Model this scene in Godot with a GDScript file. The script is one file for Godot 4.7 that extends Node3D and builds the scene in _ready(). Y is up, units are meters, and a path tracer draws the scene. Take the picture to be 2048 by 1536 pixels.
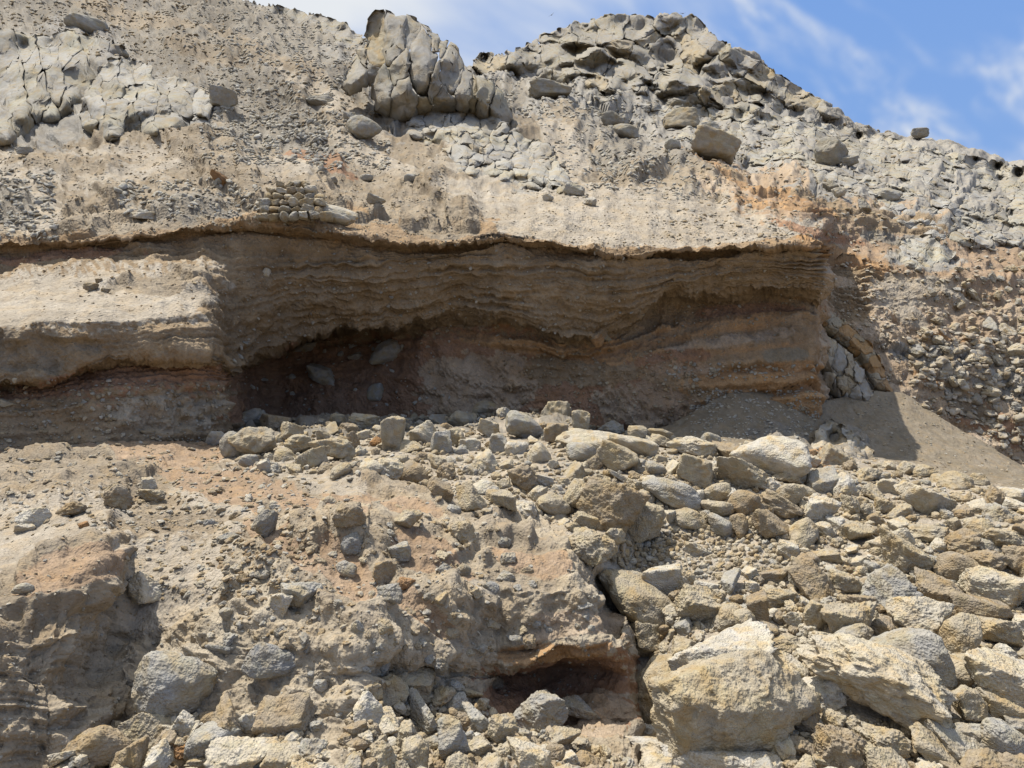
extends Node3D
# A dry desert mountainside: a layered, overhanging cliff with a shallow cave, a boulder heap in front of it,
# an eroded conglomerate bank, jointed grey crags on the hill above, thin cloud over blue sky.

const F := 1537.0            # focal length in photo pixels (vertical field of view 53.1 degrees over 1536 pixels)
const PITCH := 0.5
const CELL := 4.0
const HX := 760
const HY := 420
const HOX := -496.0
const HOY := -72.0

var cam_basis: Basis
var rng := RandomNumberGenerator.new()
var used := {}
var mats := {}
var hb_d := PackedFloat32Array()
var hb_p := PackedVector3Array()
var hb_n := PackedVector3Array()
var ico := {}
var rocks := {}
var small_rocks := []
var n_lo: FastNoiseLite
var n_mid: FastNoiseLite
var n_fine: FastNoiseLite
var n_col: FastNoiseLite
var n_edge: FastNoiseLite
var n_strat: FastNoiseLite
var n_row: FastNoiseLite
var n_low: FastNoiseLite
var n_ledge: FastNoiseLite
var c_edge: FastNoiseLite
var c_val: FastNoiseLite
var c_small: FastNoiseLite
var n_rock: FastNoiseLite
var n_ridge: FastNoiseLite
var group_of := {}
var landmarks := []
var taken := {}              # spots on the rubble already filled, in coarse cells
var t_start := 0

# surface classes: two base colours (linear), then relief: broad, middle, fine, jointed blocks, layers, embedded stones (metres), layer colouring
var CLS := [
	[[.43, .392, .338], [.345, .308, .258], .06, .028, .010, .0, .0, .010, .0, .02],   # 0 grey beige sand
	[[.345, .30, .24], [.25, .212, .165], .09, .055, .022, .0, .012, .030, .2, .15], # 1 tan clods
	[[.365, .355, .335], [.28, .27, .255], .12, .05, .015, .12, .0, .0, .0, .0],     # 2 grey jointed rock
	[[.31, .29, .258], [.22, .203, .178], .10, .06, .025, .03, .0, .03, .0, .10],     # 3 grey scree soil
	[[.345, .225, .155], [.26, .165, .112], .07, .04, .018, .0, .012, .014, .2, .02], # 4 red soil
	[[.345, .275, .195], [.235, .18, .122], .13, .045, .018, .0, .045, .014, .45, .02],    # 5 brown conglomerate
	[[.45, .30, .17], [.31, .205, .125], .06, .035, .014, .0, .085, .006, .9, .03],    # 6 orange layers
	[[.285, .25, .20], [.235, .205, .16], .05, .012, .006, .0, .0, .006, .0, .012],    # 7 dark sand
	[[.46, .385, .305], [.345, .27, .20], .08, .06, .022, .05, .0, .02, .1, .05],     # 8 pale pinkish rock
	[[.37, .28, .19], [.26, .19, .125], .06, .03, .010, .0, .05, .002, .5, .03],      # 9 tan crust of thin beds
	[[.415, .37, .30], [.315, .27, .21], .16, .095, .030, .0, .015, .070, .1, .10],      # 10 sandy conglomerate with grey stones
	[[.39, .30, .222], [.295, .222, .16], .07, .045, .018, .0, .008, .022, .1, .05],      # 11 pinkish earth
]

func lin(r: float, g: float, b: float) -> Color:
	return Color(r, g, b).linear_to_srgb()

func ray(px: float, py: float) -> Vector3:
	var v := cam_basis * Vector3((px - 1024.0) / F, (768.0 - py) / F, -1.0)
	return v / -v.z

func numbered(called: String) -> String:
	var k: int = used.get(called, 0)
	used[called] = k + 1
	return called if k == 0 else "%s_%03d" % [called, k]

func tag(o: Node, label: String, category: String, group := "", kind := "") -> void:
	if label != "" and group != "":
		if group_of.has(label): group = group_of[label]
		group_of[label] = group
	if label != "": o.set_meta("label", label)
	if category != "": o.set_meta("category", category)
	if group != "": o.set_meta("group", group)
	if kind != "": o.set_meta("kind", kind)

func noise(seed_: int, freq: float, octaves: int, ridged := false) -> FastNoiseLite:
	var n := FastNoiseLite.new()
	n.seed = seed_
	n.noise_type = FastNoiseLite.TYPE_SIMPLEX_SMOOTH if octaves < 3 else FastNoiseLite.TYPE_SIMPLEX
	n.frequency = freq
	n.fractal_type = FastNoiseLite.FRACTAL_RIDGED if ridged else FastNoiseLite.FRACTAL_FBM
	n.fractal_octaves = octaves
	return n

func cellular(seed_: int, freq: float, ret: int) -> FastNoiseLite:
	var n := FastNoiseLite.new()
	n.seed = seed_
	n.noise_type = FastNoiseLite.TYPE_CELLULAR
	n.frequency = freq
	n.fractal_type = FastNoiseLite.FRACTAL_NONE
	n.cellular_return_type = ret
	n.cellular_distance_function = FastNoiseLite.DISTANCE_EUCLIDEAN
	n.cellular_jitter = 0.9
	return n

# ---------------------------------------------------------------- materials
func grain_image(seed_: int, size: int, f1: float, f2: float, lo: float, hi: float) -> Image:
	var a := noise(seed_, f1, 4).get_seamless_image(size, size).get_data()
	var b := noise(seed_ + 7, f2, 3).get_seamless_image(size, size).get_data()
	var o := PackedByteArray()
	o.resize(size * size)
	for i in size * size:
		var v := lo + (hi - lo) * (0.5 * a[i] + 0.5 * b[i]) / 255.0
		o[i] = int(clampf(v, 0, 1) * 255.0)
	return Image.create_from_data(size, size, false, Image.FORMAT_L8, o)

func tint_image(seed_: int, size: int, ca: Color, cb: Color, cc: Color) -> Image:
	# grain between two tones, with stains of a third
	var a := noise(seed_, .012, 5).get_seamless_image(size, size).get_data()
	var b := noise(seed_ + 3, .11, 3).get_seamless_image(size, size).get_data()
	var c := noise(seed_ + 9, .006, 4).get_seamless_image(size, size).get_data()
	var o := PackedByteArray()
	o.resize(size * size * 3)
	for i in size * size:
		var t := clampf((0.55 * a[i] + 0.45 * b[i]) / 255.0, 0, 1)
		var s := clampf((c[i] / 255.0 - .55) * 5.0 + (b[i] / 255.0 - .5), 0, 1) * .7
		o[i * 3] = int(255.0 * (lerpf(lerpf(cb.r, ca.r, t), cc.r, s)))
		o[i * 3 + 1] = int(255.0 * (lerpf(lerpf(cb.g, ca.g, t), cc.g, s)))
		o[i * 3 + 2] = int(255.0 * (lerpf(lerpf(cb.b, ca.b, t), cc.b, s)))
	return Image.create_from_data(size, size, false, Image.FORMAT_RGB8, o)

func surface_mat(called: String, albedo: Color, tex: Texture2D, bump: Texture2D, relief_cm: float, scale: float) -> StandardMaterial3D:
	var m := StandardMaterial3D.new()
	m.resource_name = called
	m.albedo_color = albedo
	m.albedo_texture = tex
	m.vertex_color_use_as_albedo = true
	m.roughness = 0.95
	m.metallic_specular = 0.25
	m.heightmap_enabled = true
	m.heightmap_texture = bump
	m.heightmap_scale = relief_cm
	m.uv1_triplanar = true
	m.uv1_world_triplanar = true
	m.uv1_scale = Vector3.ONE * scale
	mats[called] = m
	return m

func make_materials() -> void:
	var bump := ImageTexture.create_from_image(grain_image(11, 1024, .012, .06, 0, 1))
	var grain := ImageTexture.create_from_image(tint_image(21, 1024, Color(1, 1, 1), Color(.74, .72, .69), Color(.93, .88, .80)))
	var rock := ImageTexture.create_from_image(tint_image(41, 1024, Color(1, 1, 1), Color(.72, .71, .69), Color(.86, .78, .64)))
	surface_mat("earth", Color.WHITE, grain, bump, 2.5, .55)
	surface_mat("hill", Color.WHITE, grain, bump, 5.0, .25)
	var tones := {
		"tan": lin(.45, .398, .312), "pale": lin(.53, .485, .405), "white": lin(.56, .53, .475), "grey": lin(.41, .395, .365),
		"blue": lin(.33, .325, .315), "brown": lin(.365, .308, .235), "rust": lin(.36, .23, .135), "crag": lin(.36, .347, .322), "cragwarm": lin(.41, .37, .30), "lightcrag": lin(.42, .41, .385), "orange": lin(.44, .30, .17), "mixed": Color.WHITE,
	}
	for k in tones:
		surface_mat(k, tones[k], rock, bump, 2.2, .8)
	for k in ["crag", "cragwarm", "lightcrag"]:
		mats[k].heightmap_scale = 3.0
		mats[k].uv1_scale = Vector3.ONE * .3
	var f := StandardMaterial3D.new()
	f.resource_name = "feathers"
	f.albedo_color = lin(.03, .028, .026)
	f.roughness = .8
	mats["feathers"] = f

# ---------------------------------------------------------------- sheets of terrain
func pchip(pts: Array, k: int, us: PackedFloat32Array, inverse := false) -> PackedFloat32Array:
	var n := pts.size()
	var xs := PackedFloat32Array()
	var ys := PackedFloat32Array()
	for p in pts:
		xs.append(p[0])
		ys.append(1.0 / p[k] if inverse else float(p[k]))
	var dl := PackedFloat32Array()
	for i in n - 1:
		dl.append((ys[i + 1] - ys[i]) / (xs[i + 1] - xs[i]))
	var m := PackedFloat32Array()
	m.resize(n)
	m[0] = dl[0]
	m[n - 1] = dl[n - 2]
	for i in range(1, n - 1):
		m[i] = 0.0 if dl[i - 1] * dl[i] <= 0 else 2.0 * dl[i - 1] * dl[i] / (dl[i - 1] + dl[i])
	var out := PackedFloat32Array()
	out.resize(us.size())
	var s := 0
	for j in us.size():
		var u := us[j]
		while s < n - 2 and u > xs[s + 1]: s += 1
		var h := xs[s + 1] - xs[s]
		var t := clampf((u - xs[s]) / h, 0, 1)
		var t2 := t * t
		var t3 := t2 * t
		out[j] = (2 * t3 - 3 * t2 + 1) * ys[s] + (t3 - 2 * t2 + t) * h * m[s] + (-2 * t3 + 3 * t2) * ys[s + 1] + (t3 - t2) * h * m[s + 1]
	return out

func class_at(spec, px: float) -> int:
	if spec is int: return spec
	var c: int = spec[0][1]
	for e in spec:
		if px >= e[0]: c = e[1]
	return c

func make_sheet(called: String, rows: Array, us: PackedFloat32Array, patches: Array, material: Material, beds := 3.9) -> MeshInstance3D:
	var nu := us.size()
	var curve_y := []
	var curve_q := []
	for r in rows.size():
		var y := pchip(rows[r].p, 1, us)
		var q := pchip(rows[r].p, 2, us, true)
		var j: float = rows[r].get("j", 0.0)
		if j > 0:
			for i in nu:
				y[i] += j * (n_low.get_noise_2d(us[i] * .02, r * 31.7) * 1.4 + rows[r].get("jh", 0.0) * n_row.get_noise_2d(us[i] * .09, r * 17.3 + 9.0))
		curve_y.append(y)
		curve_q.append(q)
	var nv := 1
	for r in rows.size() - 1:
		rows[r].n = int(ceil(rows[r].n * 1.08))
		nv += rows[r].n
	var total := nu * nv
	var P := PackedVector3Array()
	P.resize(total)
	var PY := PackedFloat32Array()
	PY.resize(total)
	var K := PackedByteArray()
	K.resize(total)
	var BED := PackedFloat32Array()
	BED.resize(total)
	var at := 0
	for r in rows.size() - 1:
		var n: int = rows[r].n
		var ya: PackedFloat32Array = curve_y[r]
		var yb: PackedFloat32Array = curve_y[r + 1]
		var qa: PackedFloat32Array = curve_q[r]
		var qb: PackedFloat32Array = curve_q[r + 1]
		var last := r == rows.size() - 2
		var cc := PackedByteArray()
		var cn := PackedByteArray()
		cc.resize(nu)
		cn.resize(nu)
		for i in nu:
			cc[i] = class_at(rows[r].c, us[i])
			cn[i] = class_at(rows[mini(r + 1, rows.size() - 2)].c, us[i])
		for k in (n + 1 if last else n):
			var t := float(k) / n
			for i in nu:
				var py := lerpf(ya[i], yb[i], t)
				var w := lerpf(qa[i], qb[i], t)
				P[at] = ray(us[i], py) / w
				PY[at] = py
				BED[at] = r + t
				var sh := clampi(i + int(34.0 * n_edge.get_noise_2d(us[i] * .008 + 50.0, py * .016)), 0, nu - 1) if us[i] < 1600 or us[i] > 1690 else i
				K[at] = cc[sh] if t + .5 * n_edge.get_noise_2d(us[i] * .03, py * .05) < .93 else cn[sh]
				at += 1
	# patches of another matter: [px, py, half width, half height, turn, class]
	for a in patches:
		var ang: float = deg_to_rad(a[4])
		var ca := cos(ang)
		var sa := sin(ang)
		var reach: float = maxf(a[2], a[3]) * 1.5
		var i0 := us.bsearch(a[0] - reach)
		var i1 := us.bsearch(a[0] + reach)
		for v in nv:
			for i in range(i0, i1):
				var id := v * nu + i
				var dy: float = PY[id] - a[1]
				if absf(dy) > reach: continue
				var dx: float = us[i] - a[0]
				var ex: float = (dx * ca + dy * sa) / a[2]
				var ey: float = (-dx * sa + dy * ca) / a[3]
				var rr := ex * ex + ey * ey
				if rr > 2.0: continue
				if rr + .9 * n_edge.get_noise_3dv(P[id]) < 1.0: K[id] = a[5]
	var N0 := grid_normals(P, nu, nv)
	N0 = blur_normals(N0, nu, nv, 4)
	var amp := []
	for q in [2, 3, 4, 5, 6, 7, 8, 9]:
		var f := PackedFloat32Array()
		f.resize(total)
		var val := PackedFloat32Array()
		for c in CLS: val.append(c[q])
		for id in total: f[id] = val[K[id]]
		amp.append(blur(blur(f, nu, nv, 3, true), nu, nv, 3, false))
	var a_lo: PackedFloat32Array = amp[0]
	var a_md: PackedFloat32Array = amp[1]
	var a_fi: PackedFloat32Array = amp[2]
	var a_bl: PackedFloat32Array = amp[3]
	var a_st: PackedFloat32Array = amp[4]
	var a_co: PackedFloat32Array = amp[5]
	var a_lc: PackedFloat32Array = amp[6]
	var a_le: PackedFloat32Array = amp[7]
	var C := PackedColorArray()
	C.resize(total)
	var Q := PackedVector3Array()
	Q.resize(total)
	for id in total:
		var p := P[id]
		var nn := N0[id]
		var c: Array = CLS[K[id]]
		var far := clampf(-p.z / 11.0, .7, 4.0)
		var fs := maxf(1.0, far * .8)
		var lo := n_lo.get_noise_3dv(p / fs)
		var md := n_mid.get_noise_3dv(p / fs)
		var fi := n_fine.get_noise_3dv(p / fs)
		var le := n_ledge.get_noise_3d(p.x / fs, p.y * 2.2 / fs, p.z * .8 / fs)
		var dsp: float = a_lo[id] * lo * far * 1.5 + a_md[id] * md * far + a_fi[id] * fi * far
		var sw := clampf((-p.z - 12.0) * .006, 0.0, .14)   # far scarps are wider than the grid's steps
		dsp += a_le[id] * minf(far, 2.0) * (smoothstep(-.03 - sw, .05 + sw, le) - .5 + .6 * smoothstep(.2 - sw, .26 + sw, le))
		var st := 0.0
		if a_st[id] > 0.001:
			st = n_strat.get_noise_2d(BED[id] * beds + .35 * lo + .12 * md, p.x * .22 + p.z * .15) * (.55 + 1.1 * smoothstep(-.3, .4, n_col.get_noise_3d(p.x * .6, p.y * 2.0, 7.0)))
			dsp += a_st[id] * st * far * 1.3
		var tone := .5 + .85 * n_col.get_noise_3dv(p / maxf(1.0, far * .6)) + .5 * md
		if K[id] == 7: tone += .9 * n_strat.get_noise_2d((p.x * .75 + p.z) * 3.0 + .3 * lo, (p.x - p.z) * .25)
		if a_bl[id] > 0.001:
			var bp := Vector3(p.x * .75, p.y * 1.5 + p.x * .25, p.z * .6)
			bp += Vector3(md, fi, lo) * .12
			bp /= maxf(.6, far * .62)
			var e := c_edge.get_noise_3dv(bp) + 1.0
			var cv := c_val.get_noise_3dv(bp)
			dsp += a_bl[id] * far * (.75 * smoothstep(0.0, .35, e) + .55 * cv - .4)
			tone += .25 * cv
		if a_co[id] > 0.001:
			var cd := c_small.get_noise_3dv(p / fs)   # -1 in the middle of a cell
			dsp += a_co[id] * far * .9 * clampf(-.55 - cd, -.1, .4) * 2.4
			if K[id] == 10 and cd < -.70 and c_val.get_noise_3dv(p * 3.0) > .2: tone -= .5
		Q[id] = p + nn * dsp
		tone = clampf(lerpf(tone, .5 + .9 * st + .3 * md, a_lc[id]), 0.0, 1.0)
		var A: Array = c[0]
		var B: Array = c[1]
		var g := 1.0 + .16 * fi
		C[id] = Color(lerpf(B[0], A[0], tone) * g, lerpf(B[1], A[1], tone) * g, lerpf(B[2], A[2], tone) * g)
	var N := grid_normals(Q, nu, nv)
	var I := PackedInt32Array()
	I.resize((nu - 1) * (nv - 1) * 6)
	var w := 0
	for v in nv - 1:
		for i in nu - 1:
			var a := v * nu + i
			I[w] = a
			I[w + 1] = a + nu
			I[w + 2] = a + 1
			I[w + 3] = a + 1
			I[w + 4] = a + nu
			I[w + 5] = a + nu + 1
			w += 6
	var arr := []
	arr.resize(Mesh.ARRAY_MAX)
	arr[Mesh.ARRAY_VERTEX] = Q
	arr[Mesh.ARRAY_NORMAL] = N
	arr[Mesh.ARRAY_COLOR] = C
	arr[Mesh.ARRAY_INDEX] = I
	var mesh := ArrayMesh.new()
	mesh.add_surface_from_arrays(Mesh.PRIMITIVE_TRIANGLES, arr)
	var o := MeshInstance3D.new()
	o.name = called
	o.mesh = mesh
	o.material_override = material
	o.set_meta("kind", "structure")
	add_child(o)
	splat(Q, N)
	print(called, " ", total, " vertices, ", Time.get_ticks_msec() - t_start, " ms")
	return o

func blur(f: PackedFloat32Array, nu: int, nv: int, r: int, along: bool) -> PackedFloat32Array:
	var out := PackedFloat32Array()
	out.resize(nu * nv)
	var n := nu if along else nv
	var step := 1 if along else nu
	for line in (nv if along else nu):
		var start := line * nu if along else line
		var sum := 0.0
		for k in range(-r, r + 1): sum += f[start + clampi(k, 0, n - 1) * step]
		for k in n:
			out[start + k * step] = sum / (2 * r + 1)
			sum += f[start + mini(k + r + 1, n - 1) * step] - f[start + maxi(k - r, 0) * step]
	return out

func blur_normals(N: PackedVector3Array, nu: int, nv: int, r: int) -> PackedVector3Array:
	var ax := []
	for k in 3:
		var f := PackedFloat32Array()
		f.resize(N.size())
		for i in N.size(): f[i] = N[i][k]
		ax.append(blur(blur(f, nu, nv, r, true), nu, nv, r, false))
	var X: PackedFloat32Array = ax[0]
	var Y: PackedFloat32Array = ax[1]
	var Z: PackedFloat32Array = ax[2]
	var out := PackedVector3Array()
	out.resize(N.size())
	for i in N.size(): out[i] = Vector3(X[i], Y[i], Z[i]).normalized()
	return out

func grid_normals(P: PackedVector3Array, nu: int, nv: int) -> PackedVector3Array:
	var N := PackedVector3Array()
	N.resize(nu * nv)
	for v in nv:
		var va := maxi(v - 1, 0) * nu
		var vb := mini(v + 1, nv - 1) * nu
		var vo := v * nu
		for i in nu:
			var du := P[vo + mini(i + 1, nu - 1)] - P[vo + maxi(i - 1, 0)]
			var dv := P[vb + i] - P[va + i]
			var n := du.cross(dv)
			var l := n.length()
			N[vo + i] = n / l if l > 1e-12 else Vector3.UP
	return N

func splat(Q: PackedVector3Array, N: PackedVector3Array) -> void:
	var inv := cam_basis.inverse()
	for id in Q.size():
		var c := inv * Q[id]
		if c.z > -.5: continue
		var x := int(floor((1024.0 + F * c.x / -c.z - HOX) / CELL))
		var y := int(floor((768.0 - F * c.y / -c.z - HOY) / CELL))
		if x < 0 or y < 0 or x >= HX or y >= HY: continue
		var k := y * HX + x
		if hb_d[k] == 0.0 or -Q[id].z < hb_d[k]:
			hb_d[k] = -Q[id].z
			hb_p[k] = Q[id]
			hb_n[k] = N[id]

func hit(px: float, py: float) -> int:
	# the cell of the nearest surface seen in that direction, or -1
	var x := clampi(int((px - HOX) / CELL), 0, HX - 1)
	var y := clampi(int((py - HOY) / CELL), 0, HY - 1)
	for r in 4:
		for dy in range(-r, r + 1):
			for dx in range(-r, r + 1):
				if maxi(absi(dx), absi(dy)) != r: continue
				var k := clampi(y + dy, 0, HY - 1) * HX + clampi(x + dx, 0, HX - 1)
				if hb_d[k] > 0.0: return k
	return -1

# ---------------------------------------------------------------- rocks
func icosphere(level: int) -> Array:
	if ico.has(level): return ico[level]
	if level == 0:
		var t := (1.0 + sqrt(5.0)) / 2.0
		var v := PackedVector3Array([Vector3(-1, t, 0), Vector3(1, t, 0), Vector3(-1, -t, 0), Vector3(1, -t, 0), Vector3(0, -1, t), Vector3(0, 1, t), Vector3(0, -1, -t), Vector3(0, 1, -t), Vector3(t, 0, -1), Vector3(t, 0, 1), Vector3(-t, 0, -1), Vector3(-t, 0, 1)])
		for i in v.size(): v[i] = v[i].normalized()
		ico[0] = [v, PackedInt32Array([0, 5, 11, 0, 1, 5, 0, 7, 1, 0, 10, 7, 0, 11, 10, 1, 9, 5, 5, 4, 11, 11, 2, 10, 10, 6, 7, 7, 8, 1, 3, 4, 9, 3, 2, 4, 3, 6, 2, 3, 8, 6, 3, 9, 8, 4, 5, 9, 2, 11, 4, 6, 10, 2, 8, 7, 6, 9, 1, 8])]
		return ico[0]
	var low := icosphere(level - 1)
	var v: PackedVector3Array = low[0].duplicate()
	var f: PackedInt32Array = low[1]
	var out := PackedInt32Array()
	var mid := {}
	for i in range(0, f.size(), 3):
		var m := [0, 0, 0]
		for e in 3:
			var a := f[i + e]
			var b := f[i + (e + 1) % 3]
			var key := mini(a, b) * 100000 + maxi(a, b)
			if not mid.has(key):
				mid[key] = v.size()
				v.append((v[a] + v[b]).normalized())
			m[e] = mid[key]
		out.append_array(PackedInt32Array([f[i], m[0], m[2], f[i + 1], m[1], m[0], f[i + 2], m[2], m[1], m[0], m[1], m[2]]))
	ico[level] = [v, out]
	return ico[level]

func rock_mesh(level: int, kind: String, seed_: int, asp := Vector3.ONE) -> ArrayMesh:
	var r := RandomNumberGenerator.new()
	r.seed = seed_ * 7919 + 13
	var planes := PackedVector3Array()
	var dist := PackedFloat32Array()
	var sharp := 12.0
	var rough := [.05, .05, .02]
	var count := 10
	match kind:
		"round":
			sharp = 6.5
			count = 14
			rough = [.06, .05, .02, .02]
		"lumpy":
			sharp = 10.0
			count = 9
			rough = [.12, .13, .05, .05]
		"slab":
			sharp = 18.0
			count = 8
			rough = [.05, .08, .03, .03]
		"block":
			sharp = 16.0
			count = 4
			rough = [.06, .07, .025, .04]
		"crag":
			sharp = 9.0
			count = 5
			rough = [.15, .035, .010, .06]
		"angular":
			sharp = 24.0
			count = 7
			rough = [.05, .09, .035, .04]
	var turn := Basis.from_euler(Vector3(r.randf_range(-.35, .35), r.randf_range(-3, 3), r.randf_range(-.35, .35)))
	if kind == "block" or kind == "crag":
		for ax in [Vector3.RIGHT, Vector3.LEFT, Vector3.UP, Vector3.DOWN, Vector3.BACK, Vector3.FORWARD]:
			planes.append((ax + Vector3(r.randf_range(-.22, .22), r.randf_range(-.22, .22), r.randf_range(-.22, .22))).normalized())
			dist.append(r.randf_range(.78, 1.0))
	else:
		for ax in [Vector3.RIGHT, Vector3.LEFT, Vector3.UP, Vector3.DOWN, Vector3.BACK, Vector3.FORWARD]:
			planes.append(turn * (ax + Vector3(r.randf_range(-.5, .5), r.randf_range(-.5, .5), r.randf_range(-.5, .5))).normalized())
			dist.append(r.randf_range(.75, 1.0) * (.45 if kind == "slab" and ax.y != 0 else 1.0))
	for i in count:
		planes.append(Vector3(r.randfn(), r.randfn(), r.randfn()).normalized())
		dist.append(r.randf_range(.72, 1.05))
	var base := icosphere(level)
	var dirs: PackedVector3Array = base[0]
	var V := PackedVector3Array()
	V.resize(dirs.size())
	var C := PackedColorArray()
	C.resize(dirs.size())
	var off := Vector3(seed_ * 3.7, seed_ * 1.3, seed_ * 2.1)
	var lo := Vector3.ONE * 9
	var hi := -lo
	for i in dirs.size():
		var d := dirs[i]
		var s := 0.0
		for k in planes.size():
			var q := d.dot(planes[k])
			if q > 0.05: s += pow(q / dist[k], sharp)
		var rad := pow(s, -1.0 / sharp)
		var p := d * rad
		var w := p * asp
		var a := n_rock.get_noise_3dv(w * 1.3 + off) if kind != "crag" else n_low.get_noise_3dv(w * 1.1 + off)
		var b := n_ridge.get_noise_3dv(w * 1.1 + off)
		var e := n_rock.get_noise_3dv(w * 7.0 + off)
		var ck := 1.0 - smoothstep(.0, .16, c_edge.get_noise_3dv(w * (1.15 if kind == "crag" else 1.3) + off + Vector3(a, e, b) * .25) + 1.0)
		p *= 1.0 + rough[0] * a + rough[1] * (b - .3) + rough[2] * e - rough[3] * ck
		V[i] = p
		lo = lo.min(p)
		hi = hi.max(p)
		var g := 1.0 + .16 * a + .10 * e
		var warm := clampf(.5 + 1.3 * n_rock.get_noise_3dv(p * 1.0 + off * 2.0), 0, 1)
		C[i] = Color(g * lerpf(.93, 1.03, warm), g * lerpf(.95, 1.0, warm), g * lerpf(1.0, .90, warm))
	var mid := (lo + hi) * .5
	var half := (hi - lo) * .5
	for i in V.size(): V[i] = (V[i] - mid) / half
	var f: PackedInt32Array = base[1]
	var N := PackedVector3Array()
	N.resize(V.size())
	var turn_ := 0.0
	for i in range(0, f.size(), 3): turn_ += (V[f[i + 1]] - V[f[i]]).cross(V[f[i + 2]] - V[f[i]]).dot(V[f[i]])
	for i in range(0, f.size(), 3):
		var n := (V[f[i + 1]] - V[f[i]]).cross(V[f[i + 2]] - V[f[i]]) * signf(turn_)
		N[f[i]] += n
		N[f[i + 1]] += n
		N[f[i + 2]] += n
	for i in N.size(): N[i] = N[i].normalized()
	var arr := []
	arr.resize(Mesh.ARRAY_MAX)
	arr[Mesh.ARRAY_VERTEX] = V
	arr[Mesh.ARRAY_NORMAL] = N
	arr[Mesh.ARRAY_COLOR] = C
	arr[Mesh.ARRAY_INDEX] = f
	var mesh := ArrayMesh.new()
	mesh.add_surface_from_arrays(Mesh.PRIMITIVE_TRIANGLES, arr)
	return mesh

func make_rocks() -> void:
	for kind in ["round", "lumpy", "slab", "block", "angular"]:
		rocks[kind] = []
		for k in (18 if kind in ["angular", "lumpy"] else 10):
			rocks[kind].append(rock_mesh(4, kind, k + kind.length() * 100))
	for k in 8:
		small_rocks.append(rock_mesh(2, ["angular", "lumpy", "angular", "slab"][k % 4], 900 + k))

func mark(px: float, py: float, r: float) -> void:
	var key := Vector2i(int(px / 32.0), int(py / 32.0))
	if not taken.has(key): taken[key] = []
	taken[key].append(Vector3(px, py, r))

func is_free(px: float, py: float, r: float, overlap: float) -> bool:
	var cx := int(px / 32.0)
	var cy := int(py / 32.0)
	for y in range(cy - 3, cy + 4):
		for x in range(cx - 3, cx + 4):
			for c in taken.get(Vector2i(x, y), []):
				var lim: float = (c.z + r) * overlap
				if (c.x - px) * (c.x - px) + (c.y - py) * (c.y - py) < lim * lim: return false
	return true

func pose(px: float, py: float, w: float, h: float, rot: float, d: float, deep := .85) -> Transform3D:
	# a rock of w by h photo pixels at distance d, turned by rot degrees (clockwise in the photo); its depth follows from w and h
	var s := d / F
	var c := ray(px, py) * d
	var yaw := atan2(-c.x, d)
	var b := Basis(Vector3.UP, yaw) * Basis(Vector3.BACK, deg_to_rad(-rot))
	var flip := [Basis(), Basis(Vector3.UP, PI), Basis(Vector3.RIGHT, PI), Basis(Vector3.BACK, PI)]
	b = b * Basis.from_scale(Vector3(w * .5 * s, h * .5 * s, deep * sqrt(w * h) * .5 * s)) * flip[rng.randi() % 4]
	return Transform3D(b, c)

func rock(called: String, kind: String, tone: String, t: Transform3D, parent: Node = self, hero := -1) -> MeshInstance3D:
	var o := MeshInstance3D.new()
	var sz := t.basis.get_scale()
	o.name = numbered(called) if parent == self else called
	o.mesh = rock_mesh(5, kind, hero, sz / pow(sz.x * sz.y * sz.z, 1.0 / 3.0)) if hero >= 0 else rocks[kind][rng.randi() % rocks[kind].size()]
	o.material_override = mats[tone]
	o.transform = t if parent == self else (parent as Node3D).transform.affine_inverse() * t
	parent.add_child(o, true)
	return o

func boulder(a: Array) -> void:
	# [px, py, width, height, turn, kind, tone, label]
	var k := hit(a[0], a[1] + a[3] * .42)
	if k < 0: return
	var d := hb_d[k]
	var big: float = a[2] * a[3]
	var o := rock("boulder", a[5], a[6], pose(a[0], a[1], a[2] * 1.06, a[3] * 1.08, a[4], d * 1.005), self, int(a[0] + a[1]) if big > 6000 else -1)
	tag(o, a[7], "boulder", a[8] if a.size() > 8 else "")
	var head := ""
	for word in String(a[7]).split(" "):
		if word in ["lying", "leaning", "in", "at", "on", "under", "above", "below", "beside", "with", "wedged", "over", "stacked", "perched", "left", "right", "of", "behind", "before", "between", "resting", "along", "along,", "standing", "sitting", "stuck", "half", "jutting", "tilted", "capping", "and", "alone", "like", "across", "pitching", "from", "set", "near", "where", "sliding", "overhanging", "deep", "set", "sloping", "buried", "sticking", "breaking", "tucked", "gripped", "showing", "beyond", "by", "lying", "upslope", "aslant"]: break
		head += (" " if head else "") + word.trim_suffix(",").trim_prefix("the ")
	if head.begins_with("the "): head = head.substr(4)
	landmarks.append([o.position, head, a[1]])
	mark(a[0], a[1], .42 * sqrt(big))

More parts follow.
